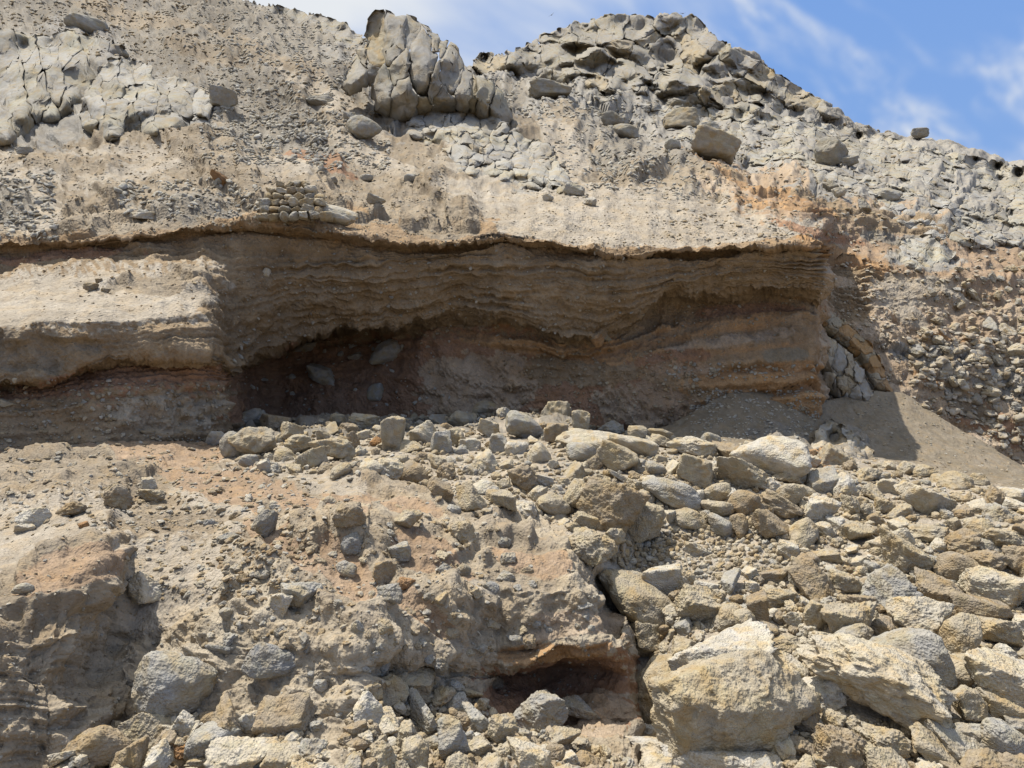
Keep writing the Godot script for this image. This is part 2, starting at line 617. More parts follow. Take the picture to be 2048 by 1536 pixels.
# ---------------------------------------------------------------- the whole place
func _ready() -> void:
	t_start = Time.get_ticks_msec()
	# camera
	var cam := Camera3D.new()
	cam.name = "camera"
	cam.fov = 2.0 * rad_to_deg(atan(768.0 / F))
	cam.near = .1
	cam.far = 1500.0
	cam.rotation_degrees = Vector3(PITCH, 0, 0)
	add_child(cam)
	cam.current = true
	cam_basis = Basis.from_euler(Vector3(deg_to_rad(PITCH), 0, 0))
	# sun: high, from the left and from behind the cliff
	var to_sun := Vector3(-1.1, 2.9, -.42).normalized()
	var sun := DirectionalLight3D.new()
	sun.name = "sun"
	sun.light_energy = 1.42
	sun.light_color = Color(1.0, .97, .915)
	sun.light_angular_distance = .5
	sun.shadow_enabled = true
	add_child(sun)
	sun.look_at_from_position(Vector3.ZERO, -to_sun, Vector3.FORWARD)
	# sky and exposure
	var env := Environment.new()
	env.background_mode = Environment.BG_SKY
	env.sky = Sky.new()
	var pan := PanoramaSkyMaterial.new()
	pan.panorama = ImageTexture.create_from_image(sky_image(to_sun))
	env.sky.sky_material = pan
	env.tonemap_mode = Environment.TONE_MAPPER_LINEAR
	env.tonemap_exposure = 1.52
	env.sdfgi_enabled = true
	env.ssao_enabled = true
	env.ssil_enabled = true
	var we := WorldEnvironment.new()
	we.name = "world_environment"
	we.environment = env
	add_child(we)
	print("sky ", Time.get_ticks_msec() - t_start, " ms")

	rng.seed = 20
	n_lo = noise(1, .5, 4)
	n_mid = noise(2, 2.6, 4)
	n_fine = noise(3, 13.0, 3)
	n_col = noise(4, .7, 3)
	n_edge = noise(5, 1.4, 4)
	n_strat = noise(6, 1.0, 5)
	n_row = noise(7, 1.0, 4)
	n_low = noise(17, 1.0, 2)
	n_ledge = noise(18, .45, 4)
	c_edge = cellular(8, 1.0, FastNoiseLite.RETURN_DISTANCE2_SUB)
	c_val = cellular(8, 1.0, FastNoiseLite.RETURN_CELL_VALUE)
	c_small = cellular(9, 5.5, FastNoiseLite.RETURN_DISTANCE)
	n_rock = noise(10, 1.0, 4)
	n_ridge = noise(12, 1.0, 3, true)
	hb_d.resize(HX * HY)
	hb_p.resize(HX * HY)
	hb_n.resize(HX * HY)
	make_materials()
	print("materials ", Time.get_ticks_msec() - t_start, " ms")
	make_rocks()
	print("rocks ", Time.get_ticks_msec() - t_start, " ms")

	build_ground()
	build_hillside()
	build_slope()
	build_crags()
	build_boulders()
	build_stone_stack()
	build_rubble()
	build_birds()
	print("done ", Time.get_ticks_msec() - t_start, " ms")

func sky_image(to_sun: Vector3) -> Image:
	# clear blue with thin high cloud, thickest round the sun
	var W := 2048
	var H := 1024
	var o := PackedFloat32Array()
	o.resize(W * H * 3)
	var a := noise(31, 1.0, 5)
	var b := noise(32, 1.0, 4)
	var low := Color(.68, .81, .97).srgb_to_linear()
	var high := Color(.40, .61, .93).srgb_to_linear()
	var cloud := Color(.97, .985, 1.0).srgb_to_linear()
	for y in H:
		var el := PI * (.5 - (y + .5) / H)
		if el < -.02:
			for x in W:
				var i := (y * W + x) * 3
				o[i] = .30
				o[i + 1] = .27
				o[i + 2] = .22
			continue
		var ce := cos(el)
		var se := sin(el)
		var up := clampf(se, 0, 1)
		var base := low.lerp(high, pow(up, .5))
		for x in W:
			var az := TAU * (x + .5) / W
			var d := Vector3(ce * sin(az), se, -ce * cos(az))
			var near := d.dot(to_sun)
			# streaks run across the sky: cloud seen as a sheet overhead
			var q := Vector3(d.x, d.z, 0) / (se + .28)
			var bend := b.get_noise_2d(q.x * .7, q.y * .7)
			var s1 := a.get_noise_2d(q.x * 1.8 - q.y * 1.3 + .3 * bend, (q.x * .9 + q.y * 1.1) * 4.5 + .5 * bend)
			var s2 := b.get_noise_2d(q.x * 1.1 + 3.0, q.y * 1.1)
			var veil := smoothstep(.36, .60, near + .10 * s2 + .05 * s1)
			var wisp := smoothstep(-.6, 1.1, 1.1 * s1 + .7 * s2) * .8
			wisp *= .72 + .7 * a.get_noise_2d(q.x * 7.0 - q.y * 5.0 + bend, (q.x * .9 + q.y * 1.1) * 17.0)
			var c := base.lerp(cloud, clampf(maxf(veil * .97, wisp), 0, 1)) * (1.0 + 1.2 * smoothstep(.82, .99, near))
			var i := (y * W + x) * 3
			o[i] = c.r / 1.75
			o[i + 1] = c.g / 1.75
			o[i + 2] = c.b / 1.75
	return Image.create_from_data(W, H, false, Image.FORMAT_RGBF, o.to_byte_array())

func columns(extra: Array) -> PackedFloat32Array:
	var us := PackedFloat32Array()
	var u := -1200.0
	while u < 3300.0:
		us.append(u)
		var step := 30.0 if u < -440 or u > 2500 else (6.0 if u < -40 or u > 2090 else 2.6)
		for e in extra:
			if u >= e[0] and u < e[1]: step = e[2]
		u += step
	return us

func build_ground() -> void:
	# the valley floor that the slope comes down to, out to the horizon
	var o := MeshInstance3D.new()
	o.name = "ground"
	var pm := PlaneMesh.new()
	pm.size = Vector2(900, 900)
	o.mesh = pm
	var m: StandardMaterial3D = mats["hill"].duplicate()
	m.albedo_color = lin(.36, .30, .22)
	m.vertex_color_use_as_albedo = false
	o.material_override = m
	o.position = Vector3(0, -3.4, 0)
	o.set_meta("kind", "structure")
	add_child(o)

func build_hillside() -> void:
	var rows := [
		{"p": [[-420, 945, 7.4], [0, 920, 8.4], [250, 900, 8.9], [430, 890, 9.9], [470, 870, 11.4], [560, 858, 13.6], [780, 858, 13.6], [900, 858, 13.1], [1050, 858, 12.8], [1200, 890, 12.7], [1400, 910, 12.6], [1550, 870, 12.4], [1632, 850, 12.35], [1642, 860, 13], [1664, 920, 14.6], [1800, 1010, 14.48], [2048, 1080, 14.25], [2470, 1150, 13.87]], "n": 34, "c": [[-900, 5], [470, 4], [860, 8], [1080, 4], [1280, 5], [1400, 6], [1640, 8]]},
		{"p": [[-420, 830, 7.6], [0, 800, 8.6], [100, 792, 8.8], [250, 772, 9.1], [430, 762, 10.1], [470, 765, 11.7], [560, 760, 14.2], [740, 745, 14.0], [860, 760, 13.2], [1050, 765, 12.85], [1200, 760, 12.7], [1400, 745, 12.45], [1550, 725, 12.3], [1632, 720, 12.25], [1642, 740, 12.9], [1664, 800, 15], [1800, 880, 14.88], [2048, 960, 14.65], [2470, 1030, 14.27]], "n": 30, "c": [[-900, 4], [860, 4], [1100, 5], [1280, 9], [1640, 8]], "j": 4},
		{"p": [[-420, 795, 7.8], [0, 772, 8.85], [100, 765, 9], [200, 737, 9.3], [300, 724, 9.5], [400, 727, 9.9], [430, 737, 10.05], [470, 745, 12], [560, 707, 14.5], [680, 675, 14.6], [760, 668, 14.2], [850, 654, 13.4], [950, 644, 13.15], [1050, 656, 12.9], [1150, 690, 12.7], [1250, 656, 12.8], [1330, 614, 12.95], [1450, 603, 12.95], [1550, 592, 12.9], [1632, 594, 12.7], [1642, 620, 13], [1664, 690, 15.4], [1800, 760, 15.28], [2048, 840, 15.05], [2470, 900, 14.67]], "n": 9, "c": [[-900, 5], [1640, 8]], "j": 5, "jh": .8},
		{"p": [[-420, 785, 7.4], [0, 764, 8.45], [100, 757, 8.6], [200, 726, 8.85], [300, 713, 9.1], [400, 713, 9.5], [430, 718, 9.9], [465, 742, 11.2], [520, 712, 12.1], [600, 678, 12.6], [700, 658, 12.8], [800, 662, 12.7], [850, 643, 12.7], [950, 630, 12.5], [1050, 640, 12.3], [1130, 670, 12.25], [1190, 680, 12.25], [1250, 643, 12.3], [1320, 601, 12.4], [1450, 592, 12.3], [1550, 583, 12.2], [1632, 583, 12.15], [1642, 586, 12.6], [1664, 640, 15.7], [1800, 700, 15.58], [2048, 770, 15.35], [2470, 830, 14.97]], "n": 26, "c": [[-900, 5], [1640, 8]], "j": 5, "jh": .8},
		{"p": [[-420, 680, 7.6], [0, 655, 8.5], [200, 650, 8.9], [300, 642, 9.25], [400, 636, 9.9], [430, 632, 10.4], [470, 640, 11.4], [600, 600, 12.15], [800, 590, 12.35], [1000, 575, 12.15], [1200, 590, 11.95], [1400, 555, 12], [1550, 545, 11.95], [1634, 550, 11.95], [1644, 552, 12.4], [1664, 590, 16.1], [1800, 640, 15.98], [2048, 700, 15.75], [2470, 760, 15.37]], "n": 34, "c": [[-900, 0], [420, 5], [1640, 8]], "j": 4},
		{"p": [[-420, 560, 11], [0, 534, 11.5], [200, 524, 11.55], [400, 508, 11.6], [470, 530, 11.65], [600, 530, 11.95], [800, 520, 12], [1000, 505, 11.95], [1200, 522, 11.85], [1400, 518, 11.85], [1550, 512, 11.85], [1628, 512, 11.8], [1642, 514, 12.3], [1664, 550, 16.6], [1800, 580, 16.48], [2048, 640, 16.25], [2470, 700, 15.87]], "n": 16, "c": [[-900, 5], [1640, 8]], "j": 5},
		{"p": [[-420, 515, 11.2], [0, 502, 11.75], [200, 491, 11.8], [400, 466, 11.95], [520, 458, 12], [650, 474, 12.1], [800, 499, 12.15], [930, 490, 12.2], [1050, 493, 12.2], [1250, 515, 12.15], [1400, 507, 12.15], [1550, 501, 12.1], [1618, 498, 11.9], [1642, 502, 12.3], [1664, 525, 17], [1800, 540, 16.88], [2048, 600, 16.65], [2470, 660, 16.27]], "n": 6, "c": [[-900, 9], [1640, 11]], "j": 3},
		{"p": [[-420, 500, 10.8], [0, 488, 11.5], [200, 478, 11.58], [400, 455, 11.66], [520, 446, 11.65], [650, 463, 11.65], [800, 488, 11.65], [900, 490, 11.7], [1000, 478, 11.75], [1150, 494, 11.7], [1260, 511, 11.6], [1330, 504, 11.6], [1450, 496, 11.6], [1616, 489, 11.5], [1640, 492, 12.2], [1664, 512, 17.4], [1800, 515, 17.28], [2048, 575, 17.05], [2470, 640, 16.67]], "n": 5, "c": [[-900, 9], [1640, 11]], "j": 6, "jh": .6},
		{"p": [[-420, 488, 11.37], [0, 476, 11.68], [200, 466, 11.74], [400, 442, 11.8], [520, 434, 11.83], [650, 450, 11.83], [800, 475, 11.8], [900, 478, 11.83], [1000, 466, 11.89], [1150, 484, 11.83], [1260, 500, 11.8], [1330, 494, 11.8], [1450, 487, 11.8], [1616, 483, 12.07], [1640, 485, 13.03], [1664, 498, 17.8], [1800, 490, 18.59], [2048, 550, 18.93], [2470, 620, 18.18]], "n": 20, "c": [[-900, 1], [720, 9], [1000, 0], [1640, 11]], "j": 4},
		{"p": [[-420, 440, 13.41], [0, 420, 13.66], [500, 405, 13.66], [900, 425, 13.54], [1200, 428, 13.66], [1500, 440, 13.91], [1600, 442, 14.71], [1664, 440, 18.67], [1800, 440, 20.14], [2048, 490, 20.92], [2470, 570, 20.04]], "n": 20, "c": [[-900, 1], [900, 0], [1450, 11], [1700, 8], [1850, 2]], "j": 4},
		{"p": [[-420, 395, 15.64], [0, 368, 16.02], [500, 352, 16.14], [900, 372, 16.14], [1200, 372, 16.57], [1400, 385, 17.19], [1664, 385, 21.15], [1800, 385, 22.93], [2048, 425, 24.02], [2470, 520, 23.14]], "n": 26, "c": [[-900, 0], [300, 1], [900, 0], [1150, 1], [1400, 8], [1620, 2]], "j": 5},
		{"p": [[-420, 320, 19.36], [0, 292, 19.74], [500, 282, 19.98], [900, 290, 20.29], [1100, 300, 21.22], [1300, 310, 24.26], [1500, 320, 27.19], [1664, 320, 29.21], [1800, 330, 30.37], [2048, 380, 30.22], [2470, 490, 28.72]], "n": 30, "c": [[-900, 1], [420, 3], [620, 1], [1180, 3], [1300, 2]], "j": 5},
		{"p": [[-420, 220, 24.32], [0, 196, 24.63], [500, 190, 24.94], [800, 195, 25.56], [1000, 210, 28.04], [1150, 220, 31.26], [1300, 230, 35.95], [1500, 245, 38.9], [1664, 265, 39.13], [1800, 290, 38.51], [2048, 350, 36.65], [2470, 465, 34.79]], "n": 30, "c": [[-900, 3], [620, 3], [1080, 2]], "j": 5},
		{"p": [[-420, 80, 34.24], [0, 70, 34.24], [300, 90, 33], [500, 95, 32.38], [700, 120, 31.76], [850, 155, 33], [950, 165, 37.96], [1050, 150, 42.92], [1150, 135, 45.52], [1250, 130, 46.99], [1400, 135, 47.34], [1500, 170, 46.96], [1600, 215, 45.33], [1700, 255, 44.09], [1840, 290, 42.85], [2048, 333, 40.37], [2470, 440, 39.13]], "n": 40, "c": [[-900, 3], [900, 2]], "j": 5},
		{"p": [[-420, -330, 64], [0, -150, 61.52], [300, -55, 57.8], [470, 2, 51.6], [560, 18, 49.12], [640, 38, 45.4], [730, 78, 40.44], [850, 132, 39.2], [940, 142, 42.92], [1000, 118, 47.88], [1080, 84, 50.36], [1150, 54, 51.72], [1240, 40, 53.17], [1320, 42, 53.36], [1400, 54, 52.3], [1450, 92, 51.18], [1530, 136, 50.13], [1600, 181, 49.05], [1660, 221, 47.81], [1700, 243, 46.57], [1840, 277, 46.57], [2048, 320, 44.09], [2470, 425, 42.85]], "n": 10, "c": [[-900, 3], [900, 2]], "j": 3},
		{"p": [[-420, -300, 78.88], [470, 40, 69.58], [850, 170, 60.28], [1240, 100, 73.01], [1660, 270, 64.55], [2048, 380, 61.45], [2470, 480, 58.35]], "n": 1, "c": 3},
	]
	var patches := [
		# grey jointed rock of the left crag and the foot of the tower
		[90, 190, 130, 110, 0, 2], [250, 200, 110, 85, 15, 2], [350, 230, 80, 55, 10, 2], [170, 80, 90, 40, 10, 2],
		[800, 130, 75, 120, 0, 2], [900, 190, 60, 90, -30, 2], [960, 270, 110, 60, 40, 2], [1050, 340, 90, 50, 35, 2], [690, 90, 50, 40, 0, 2],
		# sand chutes and gullies on the upper hill
		[640, 190, 150, 22, 32, 0], [560, 130, 110, 18, 25, 1], [960, 210, 70, 16, 40, 0], [1130, 290, 70, 30, 45, 0], [1150, 230, 60, 25, 25, 1], [720, 300, 130, 22, 22, 0], [560, 330, 80, 26, 5, 0],
		[60, 425, 70, 45, 0, 0], [260, 330, 110, 22, -4, 0], [410, 105, 80, 14, 12, 1], [350, 40, 160, 10, 16, 1], [240, 20, 100, 18, 12, 1], [660, 60, 90, 30, 20, 3], [560, 240, 90, 30, 30, 3], [620, 290, 60, 20, 20, 3],
		[640, 320, 70, 16, 20, 4], [350, 410, 110, 24, 0, 3], [30, 420, 40, 40, 0, 3], [300, 280, 170, 20, 0, 1], [130, 330, 120, 20, 0, 1],
		# terrace above the lip
		[1250, 420, 280, 45, 3, 0], [860, 430, 120, 40, 8, 1], [780, 470, 160, 16, 10, 9], [1100, 340, 60, 24, 20, 0],
		# left terrace in front
		[150, 590, 260, 38, -3, 0], [330, 560, 120, 26, -8, 1], [60, 690, 140, 26, 0, 1], [330, 680, 110, 22, 0, 5], [250, 752, 170, 22, -6, 4], [60, 730, 70, 24, 0, 1], [330, 820, 120, 40, 0, 10], [80, 840, 120, 40, 0, 5],
		# cave wall
		[600, 770, 110, 70, 0, 4], [800, 730, 110, 50, 0, 4], [960, 760, 130, 60, 0, 8], [1150, 740, 100, 60, 10, 5], [1180, 810, 110, 40, 5, 4], [1300, 830, 110, 50, 25, 8], [1040, 690, 130, 16, 8, 6], [1200, 712, 90, 18, 5, 6],
		# layered right end
		[1500, 622, 140, 14, -3, 4], [1470, 641, 170, 8, -7, 6], [1540, 632, 90, 6, -4, 6], [1440, 688, 110, 12, -9, 8], [1540, 670, 70, 9, -9, 8], [1400, 670, 190, 7, -9, 6], [1470, 704, 150, 6, -8, 6], [1570, 710, 60, 14, -6, 7], [1490, 752, 150, 17, -6, 6], [1590, 752, 60, 26, 0, 6], [1330, 720, 80, 16, -4, 4], [1250, 690, 70, 12, 10, 6], [1320, 800, 90, 34, 20, 11], [1360, 740, 60, 14, 0, 11], [120, 512, 160, 12, -3, 4],
		# right hand slope
		[1700, 520, 100, 20, 20, 6], [1600, 420, 130, 12, 8, 6], [1500, 370, 120, 10, 15, 6], [1640, 470, 110, 8, 12, 4], [1780, 440, 120, 20, 8, 5], [1850, 520, 80, 26, 10, 2], [1740, 560, 90, 16, 25, 5], [1700, 610, 50, 36, 30, 5],
		[1850, 590, 110, 26, 12, 0], [1800, 620, 60, 20, 30, 0], [1960, 640, 100, 26, 20, 8], [1880, 680, 50, 8, 10, 6], [1900, 720, 110, 24, 10, 2], [2000, 760, 80, 24, 10, 2], [1980, 840, 100, 30, 35, 4], [1930, 800, 90, 20, 35, 1], [1850, 760, 40, 9, 20, 6],
		[1400, 330, 100, 8, 15, 6], [1560, 390, 100, 8, 12, 6], [1290, 320, 120, 20, 10, 3], [1220, 260, 90, 26, 20, 3], [1780, 470, 60, 12, 5, 3], [1640, 400, 60, 10, 10, 5], [1450, 350, 70, 6, 15, 5],
	]
	make_sheet("hillside", rows, columns([[1626, 1670, .8]]), patches, mats["hill"])

func build_slope() -> void:
	var rows := [
		{"p": [[-420, 1760, 2.3], [0, 1740, 2.6], [300, 1740, 2.8], [1000, 1740, 2.9], [2470, 1740, 2.9]], "n": 26, "c": [[-900, 10], [1240, 0]]},
		{"p": [[-420, 1560, 2.9], [0, 1545, 3.2], [100, 1545, 3.25], [260, 1545, 3.55], [340, 1545, 3.5], [700, 1545, 3.5], [1000, 1545, 3.75], [1200, 1545, 3.9], [1300, 1545, 4.0], [1600, 1545, 3.75], [2048, 1545, 3.75], [2470, 1545, 3.8]], "n": 34, "c": [[-900, 10], [1260, 0]]},
		{"p": [[-420, 1440, 3.1], [0, 1440, 3.25], [120, 1440, 3.35], [250, 1450, 3.85], [340, 1450, 3.75], [560, 1450, 3.75], [700, 1450, 3.75], [760, 1450, 4.0], [1000, 1450, 4.3], [1100, 1450, 4.7], [1200, 1455, 4.5], [1260, 1460, 4.5], [1300, 1460, 5.0], [1400, 1450, 4.3], [1700, 1450, 4.05], [2048, 1450, 4.1], [2470, 1450, 4.1]], "n": 34, "c": [[-900, 10], [980, 4], [1260, 0]]},
		{"p": [[-420, 1330, 3.2], [0, 1340, 3.3], [120, 1340, 3.45], [250, 1350, 4.1], [340, 1350, 4.05], [560, 1350, 3.95], [700, 1350, 3.95], [800, 1350, 4.2], [960, 1352, 4.5], [1000, 1348, 4.85], [1100, 1340, 4.98], [1200, 1345, 4.8], [1250, 1350, 4.7], [1275, 1352, 5.4], [1400, 1345, 4.9], [1700, 1350, 4.5], [2048, 1350, 4.5], [2470, 1350, 4.5]], "n": 20, "c": [[-900, 10], [980, 4], [1260, 0]]},
		{"p": [[-420, 1260, 3.3], [0, 1272, 3.4], [150, 1262, 3.6], [250, 1290, 4.3], [340, 1290, 4.3], [560, 1290, 3.95], [700, 1300, 3.95], [800, 1300, 4.15], [960, 1332, 4.4], [1000, 1338, 4.5], [1050, 1330, 4.5], [1120, 1300, 4.55], [1240, 1292, 4.5], [1256, 1295, 4.6], [1276, 1310, 5.5], [1400, 1300, 5.0], [1700, 1300, 4.75], [2048, 1300, 4.75], [2470, 1300, 4.75]], "n": 36, "c": [[-900, 10], [1260, 0]], "j": 4},
		{"p": [[-420, 1200, 3.7], [0, 1215, 3.6], [120, 1170, 3.8], [230, 1125, 4.2], [270, 1150, 4.55], [420, 1180, 4.5], [600, 1200, 4.25], [800, 1200, 4.35], [1000, 1180, 4.6], [1150, 1180, 4.62], [1200, 1190, 4.7], [1228, 1210, 5.8], [1300, 1200, 5.7], [1400, 1200, 5.5], [1700, 1200, 5.4], [2048, 1200, 5.4], [2470, 1200, 5.4]], "n": 36, "c": [[-900, 1], [230, 0], [420, 10], [1220, 0]], "j": 4},
		{"p": [[-420, 1090, 4.6], [0, 1100, 4.5], [200, 1075, 4.6], [300, 1060, 5.0], [420, 1060, 5.1], [600, 1090, 4.85], [800, 1090, 4.95], [1000, 1080, 5.15], [1130, 1070, 5.3], [1190, 1090, 5.5], [1300, 1080, 6.3], [1600, 1080, 6.3], [2048, 1080, 6.1], [2470, 1090, 6.3]], "n": 32, "c": [[-900, 0], [250, 1], [560, 10], [1150, 0]], "j": 4},
		{"p": [[-420, 1010, 5.8], [0, 1005, 5.6], [300, 985, 6.0], [600, 1000, 5.8], [800, 1000, 6.0], [1000, 1000, 6.4], [1200, 1000, 6.7], [1500, 1000, 6.75], [1620, 1000, 6.9], [1800, 1000, 7.1], [2048, 1000, 7.0], [2470, 1030, 7.2]], "n": 26, "c": [[-900, 1], [480, 1], [900, 0]], "j": 4},
		{"p": [[-420, 950, 6.9], [0, 940, 7.0], [300, 920, 7.7], [430, 920, 8.3], [600, 925, 7.7], [800, 930, 7.5], [1000, 930, 7.5], [1200, 930, 7.5], [1400, 930, 7.4], [1500, 930, 7.5], [1600, 940, 7.9], [1800, 960, 8.2], [2048, 985, 8.0], [2470, 1050, 7.6]], "n": 22, "c": [[-900, 1], [200, 11], [480, 0]]},
		{"p": [[-420, 930, 8.0], [0, 895, 8.5], [300, 878, 9.2], [430, 880, 10.0], [500, 872, 9.8], [700, 866, 9.6], [900, 864, 9.8], [1050, 848, 10.4], [1150, 858, 9.6], [1250, 887, 8.8], [1350, 892, 8.6], [1450, 902, 8.6], [1550, 907, 9.0], [1650, 902, 10.2], [1750, 912, 10.7], [1850, 937, 10.5], [1950, 957, 10.0], [2048, 977, 9.6], [2470, 1085, 8.5]], "n": 12, "c": [[-900, 11], [480, 3], [1290, 7]]},
		{"p": [[-420, 926, 8.5], [0, 890, 8.9], [300, 876, 9.6], [430, 876, 10.4], [500, 868, 10.8], [700, 862, 11], [900, 860, 11.4], [1050, 847, 11.6], [1200, 872, 11.4], [1300, 876, 11.4], [1400, 876, 11.4], [1500, 886, 11.4], [1560, 894, 11.4], [1650, 898, 11.5], [1750, 908, 11.5], [1850, 930, 11.2], [1950, 951, 10.8], [2048, 971, 10.4], [2470, 1090, 9.4]], "n": 40, "c": [[-900, 11], [480, 3], [1290, 7]]},
		{"p": [[-420, 920, 9.0], [0, 880, 9.4], [430, 868, 11], [500, 860, 12], [800, 852, 13.0], [1050, 842, 12.7], [1200, 852, 12.5], [1300, 862, 12.2], [1400, 812, 12.4], [1500, 776, 12.5], [1560, 782, 12.6], [1650, 800, 13.1], [1740, 786, 13.6], [1790, 788, 13.7], [1900, 848, 13.1], [2048, 930, 12.3], [2470, 1150, 11]], "n": 12, "c": [[-900, 11], [480, 3], [1290, 7]]},
		{"p": [[-420, 960, 11], [0, 910, 11], [430, 885, 13], [800, 872, 17], [1200, 875, 16], [1400, 835, 16], [1560, 805, 16], [1740, 840, 17], [1900, 930, 16.2], [2048, 1030, 15], [2470, 1240, 13.5]], "n": 1, "c": 3},
	]
	var patches := [
		[70, 1090, 140, 30, -12, 0], [40, 1190, 100, 20, -20, 1], [330, 1180, 70, 110, 25, 0], [440, 1130, 36, 90, 20, 0], [300, 960, 170, 26, 4, 1], [80, 980, 130, 30, 0, 1], [90, 1050, 110, 26, -4, 0], [640, 1180, 80, 20, 40, 1], [560, 1100, 90, 22, 38, 11],
		[700, 1240, 90, 26, 38, 1], [880, 1270, 100, 22, 35, 0], [920, 1170, 70, 18, 10, 0], [760, 1010, 130, 22, 14, 11], [420, 980, 110, 20, 22, 11], [330, 910, 110, 22, 18, 11], [420, 1000, 90, 12, 22, 0], [620, 960, 120, 18, 12, 0],
		[340, 1420, 120, 26, 20, 0], [240, 1480, 100, 40, 0, 0], [1050, 1150, 90, 26, 15, 1], [1120, 1300, 120, 16, -5, 6], [1180, 1340, 80, 30, 0, 4], [1060, 1420, 120, 60, 0, 4], [1200, 1440, 60, 60, 0, 8], [1150, 1250, 100, 36, 0, 8],
		[1480, 830, 140, 50, 20, 7], [1700, 890, 40, 40, 30, 3], [1620, 930, 50, 26, 10, 6], [1560, 880, 60, 26, 20, 3],
		[620, 1010, 150, 24, 20, 11], [480, 965, 160, 20, 10, 11], [860, 1120, 90, 36, 20, 11], [1060, 1110, 90, 36, 20, 11], [700, 1165, 70, 36, 35, 11], [840, 1235, 100, 24, 38, 11], [150, 1150, 110, 26, -20, 11], [1000, 1060, 110, 26, 15, 1], [960, 1210, 130, 20, 20, 10],
		[60, 1330, 100, 110, 0, 10], [60, 1240, 110, 26, -25, 1],
	]
	make_sheet("slope", rows, columns([[1196, 1282, 1.5]]), patches, mats["earth"])

func cell_depth(px: float, py: float, fixed: float, lean: float, base_py: float) -> float:
	# how far the bedrock lies in that direction: on the ground that is there, or on a leaning face of its own
	if fixed > 0.0: return fixed + lean * (base_py - py)
	var sum := 0.0
	var n := 0
	for o in [Vector2(0, 0), Vector2(14, 0), Vector2(-14, 0), Vector2(0, 12), Vector2(0, -8)]:
		var q := hit(px + o.x, py + o.y)
		if q < 0: q = hit(px + o.x, py + 14.0)
		if q < 0: q = hit(px + o.x, py + 34.0)
		if q >= 0:
			sum += 1.0 / hb_d[q]
			n += 1
	return n / sum if n > 0 else 48.0

func edge_distance(p: Vector2, outline: PackedVector2Array) -> float:
	var best := 1e9
	for i in outline.size():
		var c := Geometry2D.get_closest_point_to_segment(p, outline[i], outline[(i + 1) % outline.size()])
		best = minf(best, c.distance_to(p))
	return best

